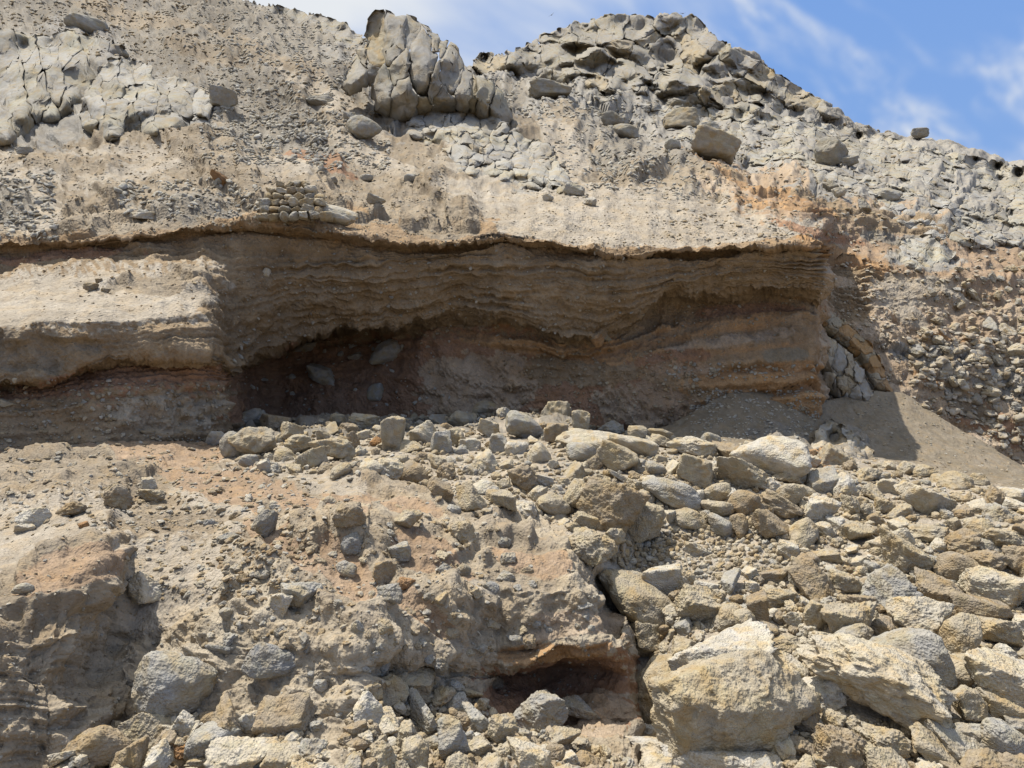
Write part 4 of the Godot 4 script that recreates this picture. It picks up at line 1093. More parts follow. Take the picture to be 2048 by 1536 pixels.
func build_boulders() -> void:
	var H := "boulder heap below the cliff"
	for a in [
		# the heap below the cliff, right of centre
		[1539, 912, 148, 78, 6, "round", "white", "big smooth whitish boulder lying on top of the boulder heap beside the sand slope"],
		[1487, 948, 102, 68, 5, "angular", "tan", "blocky tan boulder leaning against the smooth whitish boulder"],
		[1392, 942, 72, 60, 10, "block", "tan", "square tan boulder perched above the long grey boulder"],
		[1345, 985, 120, 46, 16, "round", "grey", "long smooth grey boulder lying aslant over a dark gap"],
		[1432, 985, 54, 42, 5, "round", "tan", "rounded tan boulder wedged at the end of the long grey boulder"],
		[1434, 1018, 64, 34, -5, "round", "tan", "flattish tan stone stacked under the rounded tan boulder"],
		[1490, 1006, 60, 50, 25, "round", "brown", "oval brown boulder in the stack below the blocky tan boulder"],
		[1442, 1055, 58, 42, 15, "round", "grey", "grey rounded boulder at the foot of the stacked stones"],
		[1478, 1052, 36, 48, 0, "round", "brown", "upright brown stone beside a black gap in the heap"],
		[1376, 1038, 74, 42, -5, "round", "tan", "tan boulder in the gap under the long grey boulder"],
		[1580, 990, 58, 46, 0, "round", "tan", "tan boulder with a rounded face below the smooth whitish boulder"],
		[1562, 1012, 88, 46, 20, "lumpy", "brown", "long brown boulder sloping down beside a black gap"],
		[1548, 1048, 86, 50, 10, "slab", "brown", "broad brown-grey slab at the foot of the stacked stones"],
		[1641, 1020, 64, 54, 18, "angular", "white", "sharp-edged pale grey block lying on grit beside the stacked stones"],
		[1577, 950, 66, 36, 5, "lumpy", "tan", "dusty tan rock under the tail of the smooth whitish boulder"],
		[1556, 927, 40, 27, 10, "lumpy", "brown", "small brown rock sitting on the smooth whitish boulder"],
		[1224, 1012, 132, 96, 12, "angular", "brown", "large brown tan boulder with a peaked top in the heap"],
		[1276, 1040, 104, 72, 0, "angular", "tan", "three-cornered tan boulder leaning on the large peaked boulder"],
		[1172, 1045, 52, 44, 10, "angular", "tan", "tan pyramid-shaped rock left of the peaked boulder"],
		[1216, 983, 48, 26, -5, "slab", "brown", "flat brown stone capping the peaked boulder"],
		[1152, 995, 44, 64, 32, "slab", "tan", "tan slab tilted against the peaked boulder"],
		[1244, 955, 64, 17, 42, "slab", "pale", "thin pale slab standing aslant above the peaked boulder"],
		[1232, 917, 80, 52, 28, "block", "tan", "tan ridge-backed boulder in the crest of the heap"],
		[1162, 905, 58, 40, 8, "round", "grey", "grey-tan rounded boulder in the crest of the heap"],
		[1312, 938, 42, 30, 0, "round", "grey", "small round grey boulder resting above the long grey boulder"],
		[1180, 880, 132, 38, 6, "slab", "pale", "broad pale slab along the crest of the heap"],
		[1262, 893, 100, 40, 15, "slab", "pale", "pale dusty slab right of the broad crest slab"],
		[1385, 893, 100, 38, 4, "lumpy", "pale", "pale lumpy rock along the heap's crest in front of the dark sand"],
		[1330, 884, 60, 24, 12, "slab", "tan", "narrow tan stone on the heap's crest"],
		[1197, 966, 50, 34, -15, "lumpy", "tan", "tan lump above the flat capping stone"],
		[1107, 832, 68, 60, 5, "angular", "tan", "tan boulder standing at the cave wall beside an upright stone"],
		[1162, 843, 36, 44, 0, "block", "tan", "upright tan stone like a post at the cave wall"],
		[1112, 866, 46, 38, 0, "block", "brown", "brown block below the tan boulder at the cave wall"],
		[1050, 852, 78, 50, 12, "round", "grey", "broad grey boulder at the foot of the cave wall"],
		[1275, 866, 38, 28, 0, "round", "tan", "rounded tan stone at the foot of the striped cave wall"],
		[1222, 856, 52, 30, 5, "lumpy", "grey", "grey lumpy rock at the foot of the striped cave wall"],
		[1320, 868, 50, 22, 10, "slab", "tan", "flat tan stone where the dark sand meets the heap"],
		[967, 815, 50, 28, 0, "round", "tan", "tan flat-topped boulder alone on the far rim of the heap"],
		[978, 857, 46, 34, 10, "block", "pale", "pale block in front of the broad grey boulder"],
		[996, 888, 36, 42, 5, "block", "grey", "grey upright block below the pale block"],
		[938, 996, 48, 60, -30, "slab", "tan", "tan slab leaning beside the hollow with sand"],
		[1003, 998, 64, 34, 12, "slab", "tan", "undercut tan slab over a hollow with sand"],
		# the left half of the heap, before the cave mouth
		[505, 882, 88, 62, 14, "angular", "tan", "big tan boulder with a flat face at the cave's left side"],
		[665, 902, 88, 48, -2, "lumpy", "tan", "big pitted tan boulder in front of the dark cave mouth"],
		[785, 868, 48, 68, 4, "block", "tan", "tall upright tan block before the cave mouth"],
		[728, 844, 60, 32, 4, "lumpy", "pale", "pale lumpy rock on the heap's rim before the dark cave"],
		[675, 841, 32, 28, 0, "round", "tan", "small round tan stone on the rim before the dark cave"],
		[845, 868, 54, 40, -25, "slab", "pale", "pale tilted slab right of the tall upright block"],
		[883, 884, 42, 46, 5, "block", "grey", "grey block right of the pale tilted slab"],
		[915, 877, 40, 40, 0, "lumpy", "tan", "knobbly tan rock between the two grey blocks"],
		[465, 892, 50, 54, 20, "round", "grey", "grey rounded boulder at the foot of the left spur"],
		[505, 838, 74, 40, -8, "angular", "grey", "grey boulder in the shade of the cave's left corner"],
		[498, 922, 38, 26, 5, "round", "grey", "small grey stone under the big flat-faced tan boulder"],
		[527, 933, 27, 32, 5, "angular", "white", "small whitish angular stone below the big flat-faced boulder"],
		[585, 864, 46, 36, 10, "angular", "tan", "tan angular rock between the two big tan boulders"],
		[600, 890, 58, 42, -10, "lumpy", "tan", "tan rough rock left of the pitted boulder"],
		[706, 883, 30, 40, 10, "lumpy", "brown", "small upright brown rock right of the pitted boulder"],
		[752, 884, 26, 20, 0, "round", "rust", "small pinkish stone beside the tall upright block"],
		[432, 878, 34, 32, 15, "round", "grey", "grey stone tucked under the left spur"],
		[620, 842, 46, 20, 0, "slab", "tan", "flat stone lying in the cave mouth"],
		# the boulder field at the right
		[1845, 1003, 112, 56, 22, "slab", "pale", "large pale pinkish slab lying flat in the boulder field"],
		[2032, 1013, 46, 22, 20, "slab", "white", "small white slab beyond the large pale slab"],
		[1684, 970, 48, 44, -20, "angular", "white", "whitish angular rock right of the smooth whitish boulder"],
		[1700, 1010, 34, 44, -15, "lumpy", "tan", "stubby tan rock right of the sharp-edged pale block"],
		[1769, 1012, 38, 34, 0, "lumpy", "tan", "knobbly tan rock left of the large pale slab"],
		[1752, 1040, 34, 26, 0, "round", "brown", "round brown rock below the large pale slab's end"],
		[1851, 944, 44, 28, 0, "angular", "tan", "tan angular rock at the foot of the sand slope"],
		[1914, 998, 38, 22, 0, "angular", "tan", "tan wedge-shaped rock above the large pale slab"],
		[1960, 960, 40, 26, 20, "angular", "tan", "tan rock at the rim below the sand slope's edge"],
		[1806, 1108, 114, 76, 18, "angular", "tan", "large steep-faced tan boulder under a pale ridge slab"],
		[1776, 1086, 90, 40, -22, "slab", "pale", "pale slab lying along the top of the steep-faced boulder"],
		[1776, 1182, 96, 82, -38, "angular", "grey", "grey boulder with a slanting edge in the boulder field"],
		[1834, 1230, 112, 78, 12, "angular", "pale", "large pale flat-faced boulder with crisp edges"],
		[1880, 1182, 98, 64, 8, "angular", "brown", "brown-tan boulder behind the pale flat-faced boulder"],
		[1632, 1164, 110, 66, 32, "angular", "brown", "long brown boulder pitching down into the field"],
		[1690, 1166, 68, 46, 5, "lumpy", "tan", "tan oval boulder leaning on the long brown boulder"],
		[1716, 1200, 58, 40, 25, "lumpy", "brown", "brown boulder under the tan oval boulder"],
		[1694, 1242, 98, 84, 5, "angular", "tan", "tan boulder with a grey patch in the middle of the field"],
		[1990, 1176, 122, 74, 12, "angular", "pale", "large pale tan boulder with slanting stripes"],
		[1962, 1214, 104, 44, 5, "slab", "brown", "brown slab under the striped pale boulder"],
		[1988, 1264, 98, 64, 10, "angular", "tan", "tan angular boulder below the brown slab"],
		[1973, 1120, 78, 40, -5, "lumpy", "brown", "brown rough boulder above the striped pale boulder"],
		[1922, 1085, 72, 48, -5, "lumpy", "brown", "brown pitted boulder on the upper boulder field"],
		[2034, 1122, 56, 64, 10, "lumpy", "brown", "brown rounded boulder behind the striped pale boulder"],
		[2004, 1077, 78, 40, 0, "lumpy", "tan", "tan knobbly boulder above the brown rough boulder"],
		[1744, 1138, 30, 30, 0, "round", "grey", "small round grey stone above the slanting-edged grey boulder"],
		[1328, 1160, 80, 58, -14, "block", "white", "whitish box-shaped block lying above the long leaning boulder"],
		[1290, 1212, 214, 82, 36, "round", "tan", "very long tan boulder leaning across a black gap by the bank"],
		[1180, 1100, 100, 74, 18, "lumpy", "tan", "dusty tan boulder overhanging the end of the bank"],
		[1396, 1212, 90, 70, 10, "angular", "tan", "tan boulder beside the foot of the very long tan boulder"],
		[1440, 1312, 190, 128, 8, "angular", "white", "large whitish-grey boulder behind the biggest tan boulder"],
		[1472, 1412, 316, 200, -4, "angular", "tan", "the biggest tan boulder, with a broad rough front face"],
		[1314, 1384, 100, 140, 10, "round", "tan", "smooth upright boulder in the gap by the bank"],
		[1296, 1278, 84, 70, 30, "angular", "tan", "tan boulder deep in the gap under the very long boulder"],
		[1752, 1372, 300, 150, 14, "lumpy", "pale", "wide rough pale tan boulder right of the biggest boulder"],
		[1826, 1312, 156, 116, 12, "round", "grey", "large smooth grey boulder with a shaded right side"],
		[1706, 1278, 80, 54, -20, "round", "grey", "grey rounded stone with a rusty stain"],
		[1416, 1520, 330, 66, 0, "slab", "white", "long whitish slab along the front of the biggest boulder"],
		[1680, 1502, 106, 84, 10, "lumpy", "brown", "brown lumpy boulder at the end of the long whitish slab"],
		[2008, 1366, 130, 118, 0, "angular", "pale", "big pale tan boulder at the field's near right"],
		[2000, 1410, 90, 56, 5, "angular", "tan", "tan boulder in front of the big pale one"],
		[1920, 1496, 140, 50, 25, "slab", "grey", "grey-tan slab lying parallel to another slab in the near field"],
		[1868, 1502, 110, 46, 36, "slab", "tan", "tan slab lying parallel to the grey-tan slab"],
		[1854, 1430, 60, 74, 10, "angular", "white", "pale upright rock at the end of the wide rough boulder"],
		[1930, 1466, 84, 56, 10, "angular", "grey", "grey-tan rock above the two parallel slabs"],
		[2008, 1484, 70, 96, -45, "round", "grey", "grey oblong boulder at the near right of the field"],
		[1764, 1480, 106, 62, 12, "lumpy", "tan", "rough tan rock below the wide rough boulder"],
		[1668, 1442, 46, 40, 0, "lumpy", "tan", "tan stone right of the biggest boulder's foot"],
		[1702, 1448, 38, 32, 0, "lumpy", "tan", "smaller tan stone beside the biggest boulder's foot"],
		[1600, 1494, 64, 42, -8, "angular", "brown", "brown-grey rock between the whitish slab and the biggest boulder"],
		[1490, 1242, 42, 46, 0, "round", "tan", "tan oval stone above the large whitish-grey boulder"],
		[1592, 1240, 44, 40, -15, "lumpy", "pale", "pale curved stone behind the large whitish-grey boulder"],
		[1565, 1288, 92, 32, -4, "lumpy", "tan", "long low tan rock behind the biggest boulder"],
		[1632, 1234, 46, 62, 5, "angular", "tan", "upright tan rock left of the boulder with a grey patch"],
		[1517, 1216, 42, 62, -10, "block", "brown", "upright brown block above the large whitish-grey boulder"],
		[1504, 1175, 28, 23, 0, "block", "white", "small white cube of stone above the upright brown block"],
		[1555, 1198, 68, 42, 5, "lumpy", "tan", "rough tan rock right of the small white cube"],
		[1600, 1160, 50, 40, 20, "angular", "pale", "pale angular stone left of the long brown boulder"],
		[1548, 1150, 62, 26, -5, "slab", "brown", "brown slab with a dark underside above the white cube"],
		[1920, 1270, 70, 86, 5, "round", "tan", "rounded tan boulder right of the pale flat-faced boulder"],
		[1950, 1322, 90, 36, -8, "lumpy", "tan", "low knobbly tan rock above the big pale boulder"],
		[1392, 1098, 52, 30, 0, "angular", "pale", "pale block on the gritty patch of the slope"],
		[1576, 1100, 44, 38, 0, "block", "white", "whitish block at the edge of the gritty patch"],
		# the foot of the eroded bank
		[350, 1368, 146, 116, 10, "round", "grey", "big rounded grey boulder sitting in the gully of the bank"],
		[195, 1492, 124, 80, 5, "round", "brown", "rounded brown boulder at the foot of the near bank face"],
		[300, 1464, 146, 60, 18, "angular", "tan", "long tan rock under the big rounded grey boulder"],
		[367, 1447, 44, 44, 10, "angular", "white", "small white broken rock below the big rounded grey boulder"],
		[425, 1490, 110, 70, -12, "round", "grey", "grey rounded boulder beside the small white broken rock"],
		[500, 1445, 46, 48, 8, "angular", "white", "pale angular rock standing alone on the gully sand"],
		[490, 1512, 146, 84, 15, "angular", "pale", "pale tan sharp-edged boulder at the near foot of the bank"],
		[372, 1502, 50, 32, 10, "lumpy", "rust", "small rusty rock between two boulders"],
		[420, 1525, 90, 30, 0, "lumpy", "tan", "low tan rock at the near foot of the bank"],
		[298, 1182, 82, 58, 22, "angular", "white", "whitish angular rock stuck in the gully's pale sand"],
		[545, 1326, 104, 62, 18, "round", "blue", "blue-grey boulder half buried in the bank face"],
		[440, 1302, 56, 26, 8, "slab", "blue", "flat blue-grey rock jutting from the bank"],
		[600, 1188, 78, 54, 20, "angular", "grey", "grey rock jutting from the bank below a reddish streak"],
		[560, 1212, 40, 50, 10, "angular", "white", "pale grey rock beside the jutting grey rock"],
		[535, 1046, 50, 54, 25, "angular", "blue", "upright blue-grey rock in the upper bank"],
		[700, 1028, 64, 52, 10, "lumpy", "brown", "round brown clod on top of the upper bank"],
		[710, 1086, 58, 42, -15, "angular", "blue", "dark blue-grey rock under the round brown clod"],
		[692, 1140, 42, 34, 10, "round", "grey", "grey rounded stone set in the middle of the bank"],
		[770, 1143, 48, 44, -25, "angular", "brown", "brown rock leaning on a grey one in the bank"],
		[780, 1188, 52, 46, 10, "angular", "blue", "blue-grey rock below the leaning brown rock"],
		[810, 1168, 36, 28, 15, "lumpy", "rust", "reddish tan stone right of the leaning brown rock"],
		[925, 1141, 34, 26, 0, "round", "blue", "small blue-grey stone on a sandy ledge of the bank"],
		[815, 1040, 60, 40, 0, "angular", "tan", "tan rock edge breaking out of the upper bank"],
		[800, 1105, 44, 40, 0, "angular", "grey", "grey rock in the shaded step of the bank"],
		[925, 1065, 52, 46, 0, "lumpy", "tan", "tan lump at the right end of the upper bank"],
		[715, 1255, 26, 30, 0, "round", "grey", "small grey oval stone on the reddish streak of the bank"],
		[640, 1372, 30, 26, 0, "round", "grey", "small grey stone low in the bank face"],
		[240, 993, 58, 48, 12, "lumpy", "brown", "dark brown pitted boulder on the dusty top of the bank"],
		[298, 968, 29, 27, 0, "angular", "white", "small white stone behind the dark brown pitted boulder"],
		[300, 991, 54, 25, 8, "lumpy", "tan", "flat tan rock right of the dark brown pitted boulder"],
		[143, 1019, 52, 34, 5, "lumpy", "brown", "brown rough rock left of the dark pitted boulder"],
		[68, 1035, 64, 40, 0, "angular", "white", "whitish dusty boulder half sunk in the bank's top"],
		[50, 1058, 38, 20, 0, "angular", "white", "smaller whitish rock in front of the half-sunk boulder"],
		[46, 1177, 38, 20, 0, "round", "grey", "grey stone near the edge of the bank's overhang"],
		[167, 1050, 20, 14, 0, "lumpy", "rust", "small rusty stone on the dusty top of the bank"],
		# round the little hollow under the bank
		[840, 1434, 96, 54, 58, "slab", "grey", "grey slab sliding down left of its twin beside the hollow"],
		[906, 1480, 96, 58, 78, "slab", "grey", "grey upright slab right of its twin beside the hollow"],
		[782, 1386, 60, 62, -30, "angular", "tan", "tan rock at the head of the sliding grey slab"],
		[1005, 1460, 58, 58, 0, "angular", "tan", "tan-brown rock at the mouth of the little hollow"],
		[955, 1444, 76, 42, 22, "slab", "grey", "grey slab lying between the grey slab and the tan-brown rock"],
		[938, 1388, 54, 29, 10, "slab", "tan", "tan flat stone on the left lip of the hollow"],
		[905, 1403, 58, 30, -15, "angular", "white", "white angular stone on top of the grey slabs"],
		[1056, 1518, 88, 54, 5, "angular", "pale", "pale broad rock at the near edge below the hollow"],
		[830, 1512, 56, 62, 10, "block", "tan", "tan block below the sliding grey slab"],
		[768, 1512, 56, 54, 0, "lumpy", "tan", "tan rough rock left of the tan block"],
		[808, 1472, 50, 46, -30, "angular", "tan", "tan wedge between the rough rock and the grey slab"],
		[717, 1490, 46, 26, -20, "round", "brown", "brown oval stone at the corner of the bank"],
		[1028, 1497, 70, 32, -12, "slab", "tan", "tan slab lying across the hollow's mouth"],
		[1080, 1425, 100, 92, 20, "angular", "grey", "grey rock buried in the red earth of the hollow"],
		[1158, 1420, 78, 34, 28, "slab", "grey", "grey pointed slab sticking out of the hollow's back"],
		[1110, 1508, 38, 36, 10, "round", "brown", "brown round stone beside the pale broad rock"],
		[1157, 1495, 58, 38, -5, "lumpy", "tan", "tan lump at the right side of the hollow's mouth"],
		# in the cave and its roof
		[778, 703, 78, 46, -4, "round", "grey", "rounded grey boulder gripped in the cave roof"],
		[645, 750, 66, 36, 15, "angular", "grey", "dark grey block set in the cave's red back wall"],
		[607, 702, 58, 26, -24, "slab", "grey", "grey slab end showing under the cave's brow"],
		[752, 785, 34, 36, 0, "round", "grey", "dark rounded stone low in the cave's back wall"],
		[712, 716, 34, 24, 0, "angular", "grey", "dark angular stone left of the boulder in the cave roof"],
		[533, 547, 17, 24, 10, "round", "white", "small white stone in a hole of the cliff above the cave"],
		[1206, 672, 36, 20, 10, "slab", "grey", "grey stone in the hanging lobe of the cliff"],
		# on the hill
		[670, 428, 88, 40, 12, "round", "white", "smooth whitish boulder beside the stacked stone wall"],
		[727, 258, 66, 44, 20, "round", "grey", "grey shark-fin boulder standing on the upper sand"],
		[706, 240, 42, 28, 10, "angular", "grey", "grey boulder behind the shark-fin boulder"],
		[640, 200, 56, 26, 5, "angular", "crag", "dark grey boulder on the upper scree"],
		[447, 197, 54, 36, 0, "block", "grey", "square grey boulder at the right of the weathered outcrop"],
		[175, 52, 80, 32, 14, "round", "lightcrag", "long grey boulder above the edge outcrop"],
		[1662, 306, 62, 58, 0, "angular", "crag", "sharp-cornered grey boulder on the right slope"],
		[1700, 322, 32, 24, 0, "angular", "crag", "small boulder beside the sharp-cornered one"],
		[1433, 292, 90, 58, 10, "block", "cragwarm", "large squarish tan-grey boulder below the summit"],
		[1362, 240, 70, 42, 0, "block", "cragwarm", "tan-grey block above the large squarish boulder"],
		[1358, 214, 54, 28, 15, "angular", "crag", "dark flat boulder on top of the tan-grey block"],
		[1100, 180, 84, 34, 5, "block", "crag", "wide low grey boulder below the saddle"],
		[1345, 290, 32, 22, 0, "round", "lightcrag", "small pale boulder left of the large squarish one"],
		[1252, 262, 52, 30, 10, "round", "crag", "grey boulder on the scree under the summit"],
		[1225, 240, 46, 26, 10, "round", "crag", "grey boulder behind another under the summit"],
		[1420, 256, 40, 26, 0, "angular", "lightcrag", "pale rock above the large squarish boulder"],
		[1840, 268, 32, 20, 0, "block", "crag", "block standing up on the skyline of the right ridge"],
		[1148, 380, 42, 24, 10, "block", "lightcrag", "pale block at the lower end of the knobby outcrop"],
		[1178, 404, 30, 18, 0, "angular", "white", "small whitish rock below the pale block"],
		[1096, 396, 22, 14, 0, "round", "white", "small whitish rock at the foot of the knobby outcrop"],
		[822, 358, 28, 20, 10, "round", "lightcrag", "grey stone at the rim above the sand chute"],
		[752, 400, 38, 18, 8, "angular", "lightcrag", "pale rock on the terrace behind the smooth whitish boulder"],
		[733, 356, 26, 14, 0, "round", "lightcrag", "pale stone upslope of the stacked stone wall"],
		[662, 362, 26, 18, 0, "angular", "grey", "grey stone just above the stacked stone wall"],
		[1662, 373, 32, 22, 0, "angular", "crag", "dark rock on the orange beds"],
		[1775, 392, 52, 28, 5, "round", "lightcrag", "pale rounded boulder on the right slope"],
		[1730, 411, 24, 30, 0, "angular", "lightcrag", "pale upright rock on the layered ledge"],
		[1678, 385, 28, 18, 0, "angular", "white", "whitish rock beside the dark rock on the orange beds"],
		[287, 432, 48, 20, -14, "slab", "white", "pale slab at the edge of the left terrace"],
		[442, 360, 46, 24, 18, "lumpy", "rust", "yellow-brown slab on the left terrace"],
		[50, 302, 34, 18, 0, "block", "lightcrag", "pale step-shaped rock under the edge outcrop"],
		[182, 575, 28, 20, 0, "lumpy", "brown", "brown clod on the sandy terrace of the left spur"],
		[212, 582, 18, 12, 0, "lumpy", "brown", "small brown clod on the sandy terrace of the left spur"],
		[198, 562, 14, 10, 0, "lumpy", "brown", "tiny brown clod on the sandy terrace of the left spur"],
		[15, 805, 46, 18, 0, "slab", "tan", "pale flat rock jutting from the left spur's base"],
		[295, 868, 26, 18, 0, "angular", "brown", "brown rock on the fan of red earth"],
	]:
		boulder(a)

func build_stone_stack() -> void:
	# dry stacked stones, heaped to a low dome
	var root := Node3D.new()
	root.name = "stacked_stone_wall"
	var k := hit(578, 430)
	var d := 99.0
	for x in [530, 555, 578, 600, 625]:
		for y in [420, 426, 432]: d = minf(d, hb_d[hit(x, y)])
	d += .15
	root.position = hb_p[k]
	add_child(root)
	tag(root, "low dome-shaped wall of dry stacked stones on the hillside terrace", "stone wall")
	var y := 432.0
	var row := 0
	while y > 368:
		var half := 64.0 * sqrt(maxf(0.0, 1.0 - pow((438.0 - y) / 78.0, 2.0)))
		var x := 577.0 - half + (6.0 if row % 2 else 0.0)
		while x < 577.0 + half:
			var w := rng.randf_range(15, 28)
			var h := rng.randf_range(13, 18)
			var t := pose(x + w * .5, y + rng.randf_range(-2, 2), w * 1.08, h * 1.1, rng.randf_range(-12, 12), d + .007 * (438.0 - y) - .25, 1.5)
			rock("stone", ["round", "block", "angular"][rng.randi() % 3], ["tan", "grey", "pale", "tan", "grey", "white", "brown"][rng.randi() % 7], t, root).name = "stone"
			x += w * .92
		y -= 12.5
		row += 1

func zone(px: float, py: float) -> Array:
	if py < 500: return ["on the scree of the upper hill", "loose rocks on the upper hill"]
	if px < 700 and py > 1340: return ["at the near foot of the eroded bank", "rocks at the near foot of the bank"]
	if px < 1250 and py > 1360: return ["round the little hollow under the bank", "rocks round the little hollow"]
	if px < 860 and py < 960: return ["on the heap before the dark cave mouth", "rocks before the cave mouth"]
	if px < 1180 and py > 960: return ["on the eroded bank", "rocks on the eroded bank"]
	if px < 1660 and py < 1075: return ["in the boulder heap below the cliff", "rocks of the heap below the cliff"]
	if py < 1075: return ["in the boulder field below the sand slope", "rocks below the sand slope"]
	if py < 1290: return ["in the middle of the boulder field", "rocks in the middle of the boulder field"]
	return ["between the biggest boulders of the near field", "rocks between the biggest boulders"]

func scatter_t(k: int, s: float, flat: float, upright := .8) -> Transform3D:
	# a stone of size s (metres) lying on the surface at cell k
	var n := hb_n[k]
	if n.y < 0 and n.dot(-hb_p[k]) < 0: n = -n
	var up := (n + Vector3.UP * upright + Vector3(rng.randfn(), rng.randfn(), rng.randfn()) * .3).normalized()
	var side := up.cross(Vector3(rng.randfn(), rng.randfn(), rng.randfn())).normalized()
	var b := Basis(side, up, side.cross(up))
	b = b * Basis.from_scale(Vector3(s * rng.randf_range(.85, 1.25), s * flat, s * rng.randf_range(.7, 1.0)) * .5)
	return Transform3D(b, hb_p[k] + up * s * flat * .15)

func landmark(at: Vector3) -> Array:
	# the nearest boulder that has a name of its own, and how this place lies to it
	var best := 1e9
	var found: Array = []
	for l in landmarks:
		var dd: float = (l[0] as Vector3).distance_to(at)
		if dd < best:
			best = dd
			found = l
	var side := "beside"
	if at.y - found[0].y > .12: side = "just above"
	elif at.y - found[0].y < -.12: side = "just below"
	return [found[1], side]

func build_rubble() -> void:
	var heap_zone := PackedVector2Array([Vector2(455, 872), Vector2(560, 838), Vector2(700, 844), Vector2(1000, 818), Vector2(1200, 852), Vector2(1450, 884), Vector2(1640, 908), Vector2(1800, 934), Vector2(2075, 990), Vector2(2480, 1090), Vector2(2480, 1600), Vector2(1275, 1600), Vector2(1310, 1400), Vector2(1290, 1180), Vector2(1180, 1070), Vector2(1060, 1020), Vector2(900, 985), Vector2(760, 945), Vector2(600, 945), Vector2(480, 935)])
	var hollow_zone := PackedVector2Array([Vector2(700, 1390), Vector2(790, 1350), Vector2(930, 1370), Vector2(1010, 1440), Vector2(1120, 1470), Vector2(1260, 1520), Vector2(1260, 1600), Vector2(690, 1600)])
	var foot_zone := PackedVector2Array([Vector2(110, 1500), Vector2(260, 1440), Vector2(560, 1420), Vector2(650, 1500), Vector2(680, 1600), Vector2(100, 1600)])
	var found := []
	for tier in [[56.0, 2000, .80], [44.0, 3500, .80], [33.0, 7000, .80], [24.0, 12000, .80], [17.0, 22000, .80], [12.0, 50000, .78], [8.5, 110000, .76], [6.0, 140000, .74]]:
		for i in tier[1]:
			var p := Vector2(rng.randf_range(100, 2480), rng.randf_range(815, 1600))
			if not (Geometry2D.is_point_in_polygon(p, heap_zone) or Geometry2D.is_point_in_polygon(p, hollow_zone) or Geometry2D.is_point_in_polygon(p, foot_zone)): continue
			var s: float = tier[0] * rng.randf_range(.8, 1.25)
			# near the camera the same rubble looks larger; the gritty patch holds only small stones
			var near := clampf((p.y - 860.0) / 420.0, .35, 1.3)
			s *= lerpf(.75, 1.15, near)
			var grit := pow((p.x - 1390.0) / 190.0, 2) + pow((p.y - 1098.0) / 52.0, 2) < 1.0
			if grit and s > 15: continue
			if not is_free(p.x, p.y, s * .5, tier[2]): continue
			mark(p.x, p.y, s * .5)
			found.append([p.x, p.y, s])
	found.sort_custom(func(x, y): return x[2] > y[2])
	var tones := ["tan", "tan", "tan", "pale", "pale", "grey", "brown", "brown", "white"]
	var look := {"tan": "tan", "pale": "pale dusty", "grey": "grey", "brown": "brown", "white": "whitish"}
	var shape := {"angular": "angular rock", "lumpy": "lumpy rock", "slab": "flat rock", "round": "rounded rock", "block": "blocky rock"}
	var rgb := {"tan": Color(.45, .388, .292), "pale": Color(.53, .475, .385), "grey": Color(.41, .395, .365), "brown": Color(.36, .30, .22), "white": Color(.55, .52, .465)}
	var rest := []
	var single := 0
	for i in found.size():
		var a: Array = found[i]
		var k := hit(a[0], a[1] + a[2] * .2)
		if k < 0: continue
		var s: float = a[2] * hb_d[k] / F
		var tone: String = tones[rng.randi() % tones.size()]
		var t := scatter_t(k, s * 1.22, rng.randf_range(.55, .95))
		var seen: bool = a[0] < 2048.0 + a[2] * .4 and a[1] < 1536.0 + a[2] * .4
		if seen and single < 300:
			single += 1
			var kind: String = ["angular", "lumpy", "angular", "slab", "round", "lumpy", "block"][rng.randi() % 7]
			var o := rock("rubble_rock", kind, tone, t)
			var z := zone(a[0], a[1])
			var near: Array = landmark(t.origin)
			tag(o, "%s%s %s %s the %s" % ["large " if single < 60 else ("small " if single > 200 else ""), look[tone], shape[kind], near[1], near[0]], "rock", z[1])
		else:
			var c: Color = rgb[tone]
			rest.append([t, c * rng.randf_range(.85, 1.1)])
	var bank_zone := PackedVector2Array([Vector2(420, 1020), Vector2(900, 960), Vector2(1150, 1080), Vector2(1240, 1260), Vector2(960, 1320), Vector2(700, 1480), Vector2(560, 1430), Vector2(420, 1270)])
	var set_in := 0
	while set_in < 70:
		var p := Vector2(rng.randf_range(400, 1250), rng.randf_range(950, 1490))
		var s := rng.randf_range(15, 36)
		if not Geometry2D.is_point_in_polygon(p, bank_zone) or not is_free(p.x, p.y, s * .5, .9): continue
		mark(p.x, p.y, s * .5)
		var k := hit(p.x, p.y)
		var t := scatter_t(k, s * 1.15 * hb_d[k] / F, rng.randf_range(.6, .9))
		t.origin = hb_p[k] - hb_n[k] * s * .12 * hb_d[k] / F
		var tone: String = ["grey", "blue", "tan", "grey", "brown"][rng.randi() % 5]
		var kind: String = ["round", "lumpy", "angular"][rng.randi() % 3]
		var o := rock("embedded_stone", kind, tone, t)
		var near: Array = landmark(t.origin)
		tag(o, "%s%s %s stone set in the earth %s the %s" % ["" if s > 24 else "small ", {"grey": "grey", "blue": "bluish grey", "tan": "tan", "brown": "brown"}[tone], {"round": "rounded", "lumpy": "lumpy", "angular": "angular"}[kind], near[1], near[0]], "stone", "stones set in the eroded bank")
		set_in += 1
	print("rubble ", found.size(), " ", Time.get_ticks_msec() - t_start, " ms")
	heap("rubble_stones", rest, "small tan and grey stones filling the gaps of the boulder field", "rubble")
	# loose stones and grit elsewhere: [px0, py0, px1, py1, count, smallest, largest, tones]
	var grit := []
	var sand_zone := PackedVector2Array([Vector2(1350, 850), Vector2(1500, 770), Vector2(1640, 800), Vector2(1790, 780), Vector2(2075, 945), Vector2(2075, 985), Vector2(1840, 930), Vector2(1640, 905), Vector2(1400, 890)])
	var warm := [Color(.42, .35, .26), Color(.35, .275, .195), Color(.45, .40, .32), Color(.30, .235, .165)]
